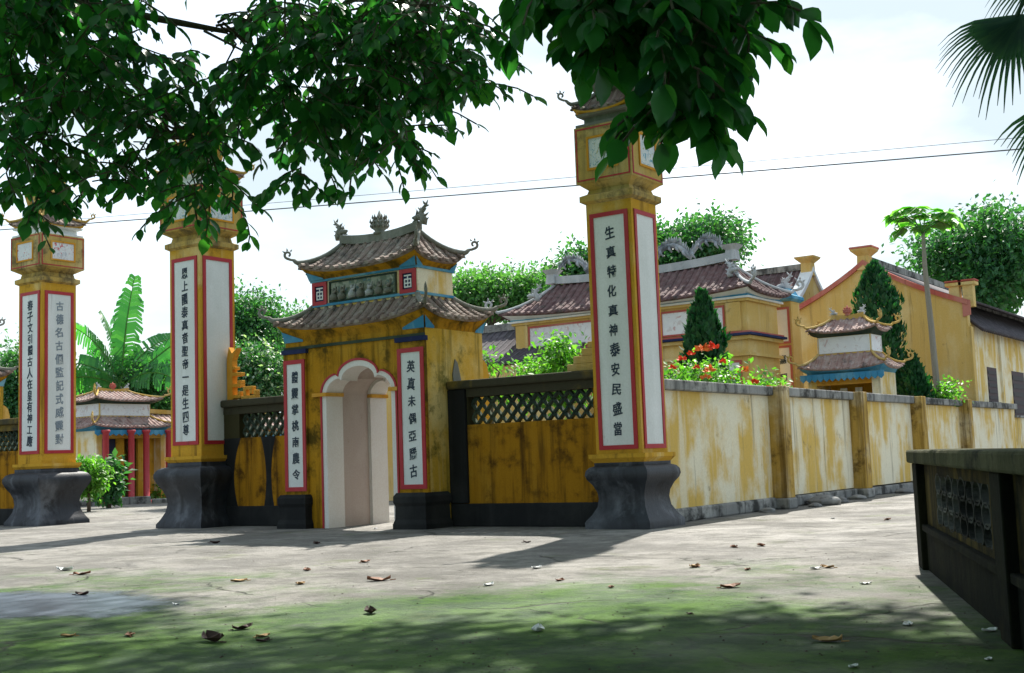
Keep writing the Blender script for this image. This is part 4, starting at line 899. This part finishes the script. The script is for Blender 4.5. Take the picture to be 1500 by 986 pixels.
# banana clump
def banana(u, d, label, leaves, hst):
    b0 = Vector(gnd(u, d)); t = thing('banana_plant', b0, label, 'plant', 'banana plants in the courtyard')
    MB().tube([(0, 0, -.05), (.05, 0, hst*.5), (0, .05, hst)], [.19, .15, .09], 10).build('stem', 'pale_trunk', t, True)
    for az, el, L, w, droop in leaves:
        o = (RT0*math.cos(az) + Vector((FW.x, FW.y, 0)).normalized()*math.sin(az)*.7); n = 28; p = Vector((0, 0, hst-.1)); e = el; mid = []
        for i in range(n+1):
            mid.append(p.copy()); e -= droop/n; p = p + (o*math.cos(e) + Vector((0, 0, math.sin(e))))*(L/n)
        MB().tube(mid, [.035*(1-.8*i/n)+.006 for i in range(n+1)], 6).build('leaf_midrib', 'leaf_lime', t, True)
        q = MB(); sd = Vector((-o.y, o.x, 0)).normalized(); tn = (mid[n//2+2]-mid[n//2-2]).normalized(); sd = (Matrix.Rotation(random.choice((-1, 1))*random.uniform(.7, 1.25), 3, tn) @ sd)
        for i in range(3, n):
            f = (i-2)/(n-2); ww = w*math.sin(math.pi*min(1, f*.92+.06))**.55; a, b = mid[i], mid[i+1]; up = Vector((0, 0, 1))
            for s_ in (-1, 1):
                if random.random() < .05: continue
                cut = random.choice((0., 0., .02, .2)); sag = random.uniform(.05, .45); tw = random.uniform(-.1, .1)
                a2, b2 = a.lerp(b, cut*.5), a.lerp(b, 1-cut)
                o1 = sd*s_*ww*.55 + up*(ww*.12) + (b-a)*.3; o2 = sd*s_*ww*random.uniform(.85, 1.05) - up*(ww*sag) + (b-a)*(.8+tw)
                q.add([a2, b2, b2+o1, a2+o1, a2+o2+(b-a)*.1, b2+o2-(b-a)*.12], [(0, 1, 2, 3), (3, 2, 5, 4)])
        q.build('leaf_blade', 'leaf_banana', t)
    return t
banana(178, 50, 'tall banana plant with upright torn leaf behind the small shrine', [(1.25, 1.5, 5.0, .7, .3), (1.9, 1.3, 4.6, .7, .9), (.9, 1.2, 4.4, .66, 1.2), (2.6, 1.2, 4.6, .66, .9), (2.9, .95, 4.4, .66, 1.5), (.25, .80, 4.0, .5, .25), (.5, .9, 4.2, .62, 1.6), (2.2, 1.35, 4.4, .62, .7), (-.4, .8, 3.6, .62, 1.7), (3.5, .7, 3.9, .62, 1.6), (1.0, .5, 3.3, .6, 1.6), (1.9, 1.0, 3.6, .6, 1.4)], 4.7)
banana(132, 53, 'banana plant with drooping leaves close to the grey-based pillar', [(2.8, 1.1, 4.2, .66, 1.2), (.4, 1.0, 3.9, .62, 1.3), (1.6, 1.4, 3.9, .6, .6), (3.3, .6, 3.9, .62, 1.5), (-.2, .4, 3.3, .6, 1.5), (2.2, .9, 3.6, .6, 1.1)], 3.8)
banana(222, 54, 'banana plant with arching leaves close to the blank-sided pillar', [(.3, .9, 3.8, .62, 1.4), (2.7, 1.0, 3.8, .62, 1.5), (1.5, 1.2, 3.6, .6, 1.0), (-.3, .6, 3.3, .6, 1.5), (3.3, .5, 3.3, .6, 1.4), (.8, 1.1, 3.6, .6, 1.2)], 3.6)
banana(-2, 50, 'banana plant on the far side of the grey-based pillar', [(.2, .8, 3.6, .6, 1.2), (2.7, 1.0, 3.4, .6, 1.5), (.9, 1.2, 3.4, .6, 1.0)], 4.4)

# ------------------------------------------------------------------ fan palm at the right
d = 9.0; b0 = at(1640, 700, d); b0.z = 0
t = thing('fan_palm', b0, 'fan palm with hanging fringed fronds at the edge of the yard', 'tree')
crown = at(1640, 60, d) - b0; crown.z = 5.0
MB().tube([(0, 0, -.05), (0, .05, 2.5), (0, 0, crown.z)], [.17, .14, .12], 10).build('trunk', 'bark', t, True)
def frond(tip, Lp, spread, seed):
    rr_ = random.Random(seed); tip = tip - b0; q = MB(); c0 = Vector((0, 0, crown.z)); m_ = (c0+tip)/2 + Vector((0, 0, .25))
    q.tube([c0, m_, tip], [.03, .02, .014], 6); st = q.build('frond_stalk', 'leaf_palm', t, True)
    f = (tip-m_).normalized(); sd = f.cross(Vector((0, 0, 1))).normalized(); up = sd.cross(f); q = MB(); n = 34
    for k in range(n):
        a = -spread + 2*spread*k/(n-1); dd = (f*math.cos(a) + sd*math.sin(a)*.8 + up*math.sin(a)*.35 ).normalized(); L = Lp*(1-.25*abs(a)/spread)*rr_.uniform(.9, 1.1); p = tip.copy(); w = .028
        prev = None; n2 = 6; cr = dd.cross(up).normalized()
        for i in range(n2+1):
            s_ = i/n2; ww = w*(1.-.9*max(0, s_-.3)/.7); pt = (p - cr*ww, p + cr*ww)
            if prev: q.add([prev[0], prev[1], pt[1], pt[0]], [(0, 1, 2, 3)])
            prev = pt; dr = max(0, s_-.35)*1.1; dd2 = (dd + Vector((0, 0, -1))*dr*1.6).normalized(); p = p + dd2*(L/n2)
    q.build('frond_blade', 'leaf_palm', st)
frond(at(1490, 25, 9.0), .85, 1.5, 1); frond(at(1560, 150, 9.2), .75, 1.4, 2); frond(at(1540, -60, 9.4), .9, 1.5, 3); frond(at(1760, 40, 9.2), .9, 1.4, 4); frond(at(1720, 160, 8.6), .85, 1.4, 5); frond(at(1650, -120, 8.2), .9, 1.4, 6)

# ------------------------------------------------------------------ shade trees over the yard
def spray_leaves(anchors, Ltw, nleaf, droop):
    """twigs from anchor points, leaves alternating along them; returns leaf arrays and twig paths"""
    C, D, N, tw = [], [], [], []
    for p in anchors:
        p = Vector(p); a = random.uniform(0, 6.283); d = Vector((math.cos(a), math.sin(a), random.uniform(-.5, .25))).normalized(); L = Ltw*random.uniform(.6, 1.3); path = [p.copy()]
        k = random.randint(int(nleaf*.7), int(nleaf*1.3))
        for i in range(k):
            d = (d + Vector((random.uniform(-.25, .25), random.uniform(-.25, .25), -droop*random.uniform(.5, 1.3)))).normalized(); p = p + d*(L/k); path.append(p.copy())
            sd = d.cross(Vector((0, 0, 1))); sd = sd.normalized() if sd.length > .05 else Vector((1, 0, 0))
            ld = d*.55 + sd*(1 if i % 2 else -1)*.8 + Vector((random.uniform(-.3, .3), random.uniform(-.3, .3), -.45-random.uniform(0, .5)))
            C.append(p.copy()); D.append(ld); N.append(Vector((random.uniform(-.6, .6), random.uniform(-.6, .6), 1)))
        C.append(p.copy()); D.append(d); N.append(Vector((.2, .1, 1))); tw.append(path)
    return C, D, N, tw
def anchors_in(blobs, n, lift):
    """blobs: (u, v, ru, rv, depth0, depth1, weight)"""
    w = np.array([b[6] for b in blobs], float); w /= w.sum(); out = []
    for b, k in zip(blobs, w):
        for _ in range(int(round(n*k))):
            a = random.uniform(0, 6.283); r = random.random()**.5
            out.append(at(b[0] - (26 if lift > 50 else 0) + math.cos(a)*r*b[2], b[1] - lift + math.sin(a)*r*b[3], random.uniform(b[4], b[5])))
    return out
LEAFME = {}
LEAF_T = [(0, 0, 0), (.10, .13, .03), (.28, .25, .06), (.50, .30, .06), (.72, .23, .04), (.88, .10, -.02), (1, 0, -.10), (.88, -.10, -.02), (.72, -.23, .04), (.50, -.30, .06), (.28, -.25, .06), (.10, -.13, .03), (.3, 0, 0), (.65, 0, -.01)]
LEAF_F = [(0, 1, 12), (1, 2, 12), (2, 3, 12), (3, 13, 12), (3, 4, 13), (4, 5, 13), (5, 6, 13), (6, 7, 13), (7, 8, 13), (8, 9, 13), (9, 12, 13), (9, 10, 12), (10, 11, 12), (11, 0, 12)]
def shade_tree(base, label, limbs, trunk_top, view_blobs, n_view, leaf, top_blobs, n_top, Ltw, nleaf, droop, lift, n_parts=300):
    t = thing('shade_tree', base, label, 'tree'); o = Vector(base); tt = Vector(trunk_top) - o
    MB().tube([(0, 0, -.1), (0, 0, .3), tt*.5 + Vector((.1, 0, 0)), tt], [.5, .38, .33, .28], 12).build('trunk', 'bark', t, True)
    for pts in limbs:
        P = [tt - Vector((0, 0, .2))] + [Vector(p)-o for p in pts]; n = len(P)
        MB().tube(P, [.10*(1-i/(n-.3))**1.2+.010 for i in range(n)], 8).build('branch', 'bark', t, True)
    A = anchors_in(view_blobs, n_view, lift); C, D, N, tw = spray_leaves(A, Ltw, nleaf, droop)
    mb = MB()
    for p in tw: mb.tube([q-o for q in p[::2]+[p[-1]]], .006, 4, False)
    ends = [Vector(q)-o for pts in limbs for q in pts[1:]]
    for q in A[::3]:
        q = Vector(q)-o; e = min(ends, key=lambda k: (k-q).length); m_ = e.lerp(q, .5) + Vector((random.uniform(-.15, .15), random.uniform(-.15, .15), .12))
        if (e-q).length < .9: mb.tube([e + Vector((random.uniform(-.2, .2), random.uniform(-.2, .2), 0)), m_, q], [.012, .009, .006], 5, False)
    mb.build('twigs', 'bark', t, False)['kind'] = 'stuff'
    C = np.array([c-o for c in C]); D = np.array(D); N = np.array(N); sz = RNG.uniform(.45, 1.35, len(C))*leaf
    # the nearest leaves in view are parts of their own
    dep = np.array([(Vector(c)+o-CPOS).dot(FW) for c in C]); score = sz/dep; idx = np.argsort(-score)[:n_parts]; rest = np.setdiff1d(np.arange(len(C)), idx)
    if 'me' not in LEAFME:
        q = MB(); q.add(LEAF_T, LEAF_F); LEAFME['me'] = q.mesh('leaf', True)
    for i in idx:
        lo = obj('leaf', LEAFME['me'], 'leaf_near', t); x = Vector(D[i]).normalized(); y = Vector(N[i]).cross(x).normalized(); z = x.cross(y)
        lo.matrix_basis = Matrix.Translation(Vector(C[i])) @ Matrix((x, y, z)).transposed().to_4x4() @ Matrix.Scale(float(sz[i]), 4)
    leaf_obj('crown', 'leaf_near', C[rest], D[rest], N[rest], sz[rest], t, 'round', 'stuff')
    if top_blobs:
        P, Nn = crown_pts([((Vector(c)-o)[:], r, r[0]*r[1]) for c, r in top_blobs], n_top, .35, 20); k = len(P)
        leaf_obj('upper_crown', 'leaf_near', P, rdir(k)*.8 + np.array([0, 0, -.5]), rdir(k)*.6 + np.array([0, 0, .9]), RNG.uniform(.8, 1.3, k)*leaf*1.6, t, 'quad', 'stuff')
    return t
def cp(lat, dep_, z):
    f = Vector((FW.x, FW.y, 0)).normalized(); p = CPOS + RT0*lat + f*dep_; return (p.x, p.y, z)
# left tree: dense masses over the two far pillars
VB1 = [(60, 60, 110, 90, 8.2, 10.5, 2.6), (180, 130, 90, 80, 8.2, 10.5, 1.6), (40, 190, 60, 80, 8.2, 10., .9), (120, 230, 100, 60, 8.4, 10.2, .8), (90, 20, 130, 40, 8, 11, 1.4),
       (40, 290, 38, 50, 8.6, 9.6, .35), (110, 290, 40, 25, 8.8, 9.6, .15), (290, 200, 60, 70, 8.6, 10.4, .9), (300, 275, 48, 50, 8.6, 10., .6), (200, 270, 50, 40, 9, 10., .22),
       (470, 110, 110, 90, 8.2, 10.2, 2.4), (580, 100, 90, 80, 8., 9.6, 1.6), (650, 75, 50, 75, 8., 9.4, .8), (480, 190, 60, 50, 8.2, 9.6, .7), (590, 190, 45, 40, 8.2, 9.4, .45), (450, 30, 100, 40, 8, 11, .8), (590, 20, 100, 30, 8, 10, .8), (380, 150, 45, 55, 8.6, 10.4, .45), (700, 130, 18, 30, 8, 9, .14), (440, 250, 20, 40, 8.2, 9., .14), (590, 235, 22, 35, 8.2, 9., .14)]
top1 = [(cp(-3.5, 13.0, 8.2), (2.4, 2.4, .9)), (cp(-1.2, 13.0, 8.2), (2.2, 2.0, .8)), (cp(-5.5, 15.5, 9.2), (2.6, 2.4, 1.0)), (cp(-7.5, 10, 7.2), (2.5, 2.5, 1.4)), (cp(-2.6, 10.5, 7.4), (2.2, 1.8, .8)), (cp(-5, 7.5, 7.2), (2.6, 2.4, 1.0)), (cp(-9.5, 12, 7.8), (2.8, 2.6, 1.4)), (cp(-1, 8, 7.0), (2.0, 1.8, .8)), (cp(-4, 4, 7), (3, 2.6, 1.2)), (cp(-1.6, 17.6, 9.6), (1.9, .9, .5)), (cp(-4.6, 17.4, 9.6), (2.0, 1.0, .5))]
shade_tree(cp(-6.6, 7.5, 0), 'spreading shade tree whose small-leaved boughs hang before the far pillars',
           [[cp(-5.4, 8, 5.0), cp(-4.0, 9, 5.2), cp(-3.2, 9.3, 4.8), cp(-2.2, 9.4, 4.6)], [cp(-5.0, 8.6, 4.6), cp(-3.6, 9.6, 4.1), cp(-2.6, 9.6, 3.8)], [cp(-5, 8, 5.6), cp(-3, 8.6, 5.4), cp(-1.6, 8.8, 5.0), cp(-.7, 8.8, 4.5)], [cp(-5, 9, 6), cp(-2.5, 11, 7.2), cp(-1, 12, 7.6)], [cp(-6, 9.5, 6.2), cp(-5, 11.5, 7.2)], [cp(-5.6, 11, 7.4), cp(-4.6, 15, 9.2), cp(-3, 17.2, 9.6)]],
           cp(-6.3, 7.7, 4.2), VB1, 720, .118, top1, 26000, .42, 9, .12, 28)
# right tree: larger leaves close by
VB2 = [(885, 20, 75, 40, 5.0, 6.4, 1.4), (975, 30, 80, 50, 4.8, 6.2, 1.9), (1060, 40, 50, 50, 4.8, 6., 1.1), (920, 75, 40, 35, 5., 6.2, .7), (1030, 110, 55, 50, 4.8, 5.8, 1.2), (1000, 190, 18, 45, 5., 5.6, .30), (1058, 200, 24, 40, 5., 5.7, .36), (1090, 115, 22, 40, 4.8, 5.6, .22), (915, 100, 25, 16, 5., 5.8, .2), (815, 30, 22, 35, 5.2, 6.2, .22), (1130, 60, 18, 30, 4.8, 5.4, .10), (990, 215, 8, 30, 5., 5.4, .10)]
top2 = [(cp(1.6, 8.0, 7.0), (1.7, 1.6, .8)), (cp(.8, 5.5, 6.2), (2.2, 2.0, .9)), (cp(2.5, 4, 6.5), (2.2, 2.2, 1.0)), (cp(3.6, 9.5, 8.2), (1.6, 1.4, .7)), (cp(0, 2, 6.5), (3, 2.4, 1.2)), (cp(4.5, 1, 7), (3, 3, 1.4)), (cp(-5, -3, 6.5), (4, 3.5, 3.2)), (cp(2, -5, 6.5), (5, 3.5, 3.6)), (cp(9, -4, 6), (4.5, 4, 3.6)), (cp(-10, -2, 6), (4, 4, 3.6)), (cp(3, -3, 9.5), (6, 5, 2))]  # low blobs behind the camera are added, unseen, to block sky light on front faces
shade_tree(cp(3.2, -2.6, 0), 'large-leaved shade tree reaching over the yard towards the corner pillar',
           [[cp(2.6, 1, 5.2), cp(1.8, 3.4, 4.0), cp(1.1, 5.2, 3.35), cp(.85, 5.6, 2.95)], [cp(2.0, 2, 5.0), cp(1.0, 4.4, 3.9), cp(.45, 5.6, 3.2)], [cp(2.4, 3, 6), cp(2.0, 6, 6.6), cp(2., 8, 7)], [cp(1, 2, 6), cp(.5, 4.5, 6.2)]],
           cp(3.0, -1.6, 4.4), VB2, 240, .135, top2, 52000, .24, 6, .2, 62)

# third tree beside the parapet: its boughs shade the foreground
top3 = [(cp(1.6, 12.6, 8.0), (2.0, 1.9, .8)), (cp(4.2, 13.2, 8.3), (1.7, 1.7, .8)), (cp(3.2, 11.2, 7.6), (2.0, 1.8, .7)), (cp(6.6, 11.0, 7.6), (2.4, 2.4, 1.4)), (cp(5.2, 9.0, 7.4), (2.2, 2.0, 1.0)), (cp(8.5, 8.5, 7.5), (2.6, 2.6, 1.5))]
shade_tree(cp(8.2, 10.5, 0), 'shade tree standing outside the parapet with boughs high over the yard',
           [[cp(6.0, 11, 6.8), cp(3.4, 12, 7.7), cp(1.6, 12.6, 8.0)], [cp(6.6, 12, 6.6), cp(4.2, 13.2, 8.2)], [cp(7, 9.5, 6.8), cp(5.2, 9, 7.3), cp(3.4, 10.6, 7.6)], [cp(8.6, 9, 6.4), cp(8.6, 8.4, 7.4)]],
           cp(8.0, 10.5, 4.6), [(1760, -190, 60, 40, 10, 12, 1)], 20, .14, top3, 19000, .4, 8, .15, 0, 0)

# ------------------------------------------------------------------ wires
def wire(pa, pb, label, sag, r):
    mb = MB(); n = 24; pa, pb = Vector(pa), Vector(pb)
    mb.tube([pa.lerp(pb, i/n) - Vector((0, 0, sag*4*(i/n)*(1-i/n))) for i in range(n+1)], r, 5)
    tag(mb.build('power_line', 'wire'), label, 'wire')
wire(at(-900, 398, 36), at(2300, 150, 20), 'thicker black power line crossing the sky behind the pillars', .15, .013)
wire(at(-900, 400, 42), at(2300, 128, 26), 'thin upper power line crossing the sky', .15, .007)

# ------------------------------------------------------------------ litter on the yard
def gp(u, v):
    p = FW + RT*((u-750)/FPX) - UP*((v-493)/FPX); return CPOS + p*(-CPOS.z/p.z)
def fallen(u, v, s, mat, label, group, cat='leaf', name='fallen_leaf', cup=.25):
    p = gp(u, v); a = random.uniform(0, 6.283); q = MB(); n = 6; vs = []
    for i in range(n+1):
        f = i/n; w = .30*math.sin(math.pi*min(1, f*.95+.03))**.8; z = cup*(abs(f-.5)**2)*1.6 + random.uniform(0, .04)
        vs += [(f-.5, -w, z+cup*.5*w+random.uniform(0, .06)), (f-.5, 0, z*.6), (f-.5, w, z+cup*.5*w+random.uniform(0, .1))]
    zs = min(k[2] for k in vs); q.add([(x*s, y*s, (z-zs)*s) for x, y, z in vs], [(3*i+k, 3*i+1+k, 3*i+4+k, 3*i+3+k) for i in range(n) for k in range(2)])
    if name == 'fallen_leaf': q.tube([(s*.48, 0, .02*s), (s*.72, .05*s, .03*s)], [.012*s, .008*s], 4)
    o = q.build(name, mat); sm = o.modifiers.new('thick', 'SOLIDIFY'); sm.thickness = .003; sm.offset = 1
    o.location = (p.x, p.y, .004); o.rotation_euler[2] = a; return tag(o, label, cat, group)
G = 'fallen leaves on the yard'
for u, v, s in ((120, 842, .18), (535, 824, .15), (555, 851, .22), (450, 836, .14), (820, 851, .1), (1070, 861, .18), (1020, 831, .12), (895, 861, .09), (1095, 835, .1), (1075, 802, .14), (1115, 800, .16), (1300, 762, .16), (190, 932, .12)):
    fallen(u, v, s, 'dry_leaf', 'curled reddish brown fallen leaf on the concrete', G, cup=.3)
for u, v, s in ((315, 796, .2), (464, 797, .16), (772, 795, .12), (120, 872, .14), (355, 922, .15), (385, 940, .09), (1010, 900, .05)):
    fallen(u, v, s, 'dark_leaf', 'dark curled fallen leaf on the concrete', G, cup=.4)
for u, v, s in ((350, 852, .16), (440, 856, .14), (1018, 831, .16), (1212, 832, .14), (1212, 940, .17), (385, 933, .1), (100, 933, .1)):
    fallen(u, v, s, 'tan_leaf', 'flat tan fallen leaf on the concrete', G, cup=.3)
fallen(312, 940, .22, 'dark_leaf', 'largest dark curled leaf lying on the green algae', G, cup=.55)
fallen(543, 899, .16, 'dark_leaf', 'dark leaf lying alone in a dappled patch of algae', G, cup=.6)
PG = 'paper scraps on the yard'
fallen(788, 925, .14, 'paper', 'largest crumpled white paper scrap on the green algae', PG, 'litter', 'paper_scrap', .45)
for u, v, s in ((716, 858, .12), (1268, 856, .10), (1330, 916, .10), (1450, 925, .1), (1448, 967, .06), (1250, 978, .07), (258, 886, .07), (786, 833, .14), (95, 836, .22), (1195, 834, .12), (550, 775, .1), (1220, 760, .1)):
    fallen(u, v, s, 'paper', 'small white paper scrap on the concrete', PG, 'litter', 'paper_scrap', .3)
pts = []
for k in range(300):
    p = gp(random.uniform(-50, 1480), 800 + 190*random.random()**.8); pts.append(p)
mb = MB()
for p in pts:
    r = random.uniform(.003, .011); h = r*.8; a = random.uniform(0, 6)
    mb.add([(p.x+math.cos(a+k*2.09)*r, p.y+math.sin(a+k*2.09)*r, .001) for k in range(3)] + [(p.x, p.y, h)], [(0, 1, 3), (1, 2, 3), (2, 0, 3)])
for k in range(34):
    c0 = gp(random.uniform(-50, 1450), random.uniform(790, 985)); n_ = random.randint(12, 40); sp = random.uniform(.15, .6)
    for i in range(n_):
        x, y = c0.x + random.gauss(0, sp), c0.y + random.gauss(0, sp); r = random.uniform(.002, .008); a = random.uniform(0, 6)
        mb.add([(x+math.cos(a+q*2.09)*r*random.uniform(.6, 1.8), y+math.sin(a+q*2.09)*r, .001) for q in range(3)] + [(x, y, r*.6)], [(0, 1, 3), (1, 2, 3), (2, 0, 3)])
tag(mb.build('debris_crumbs', 'dark_leaf'), 'dark crumbs of seed and leaf scattered over the yard', 'debris', kind='stuff')
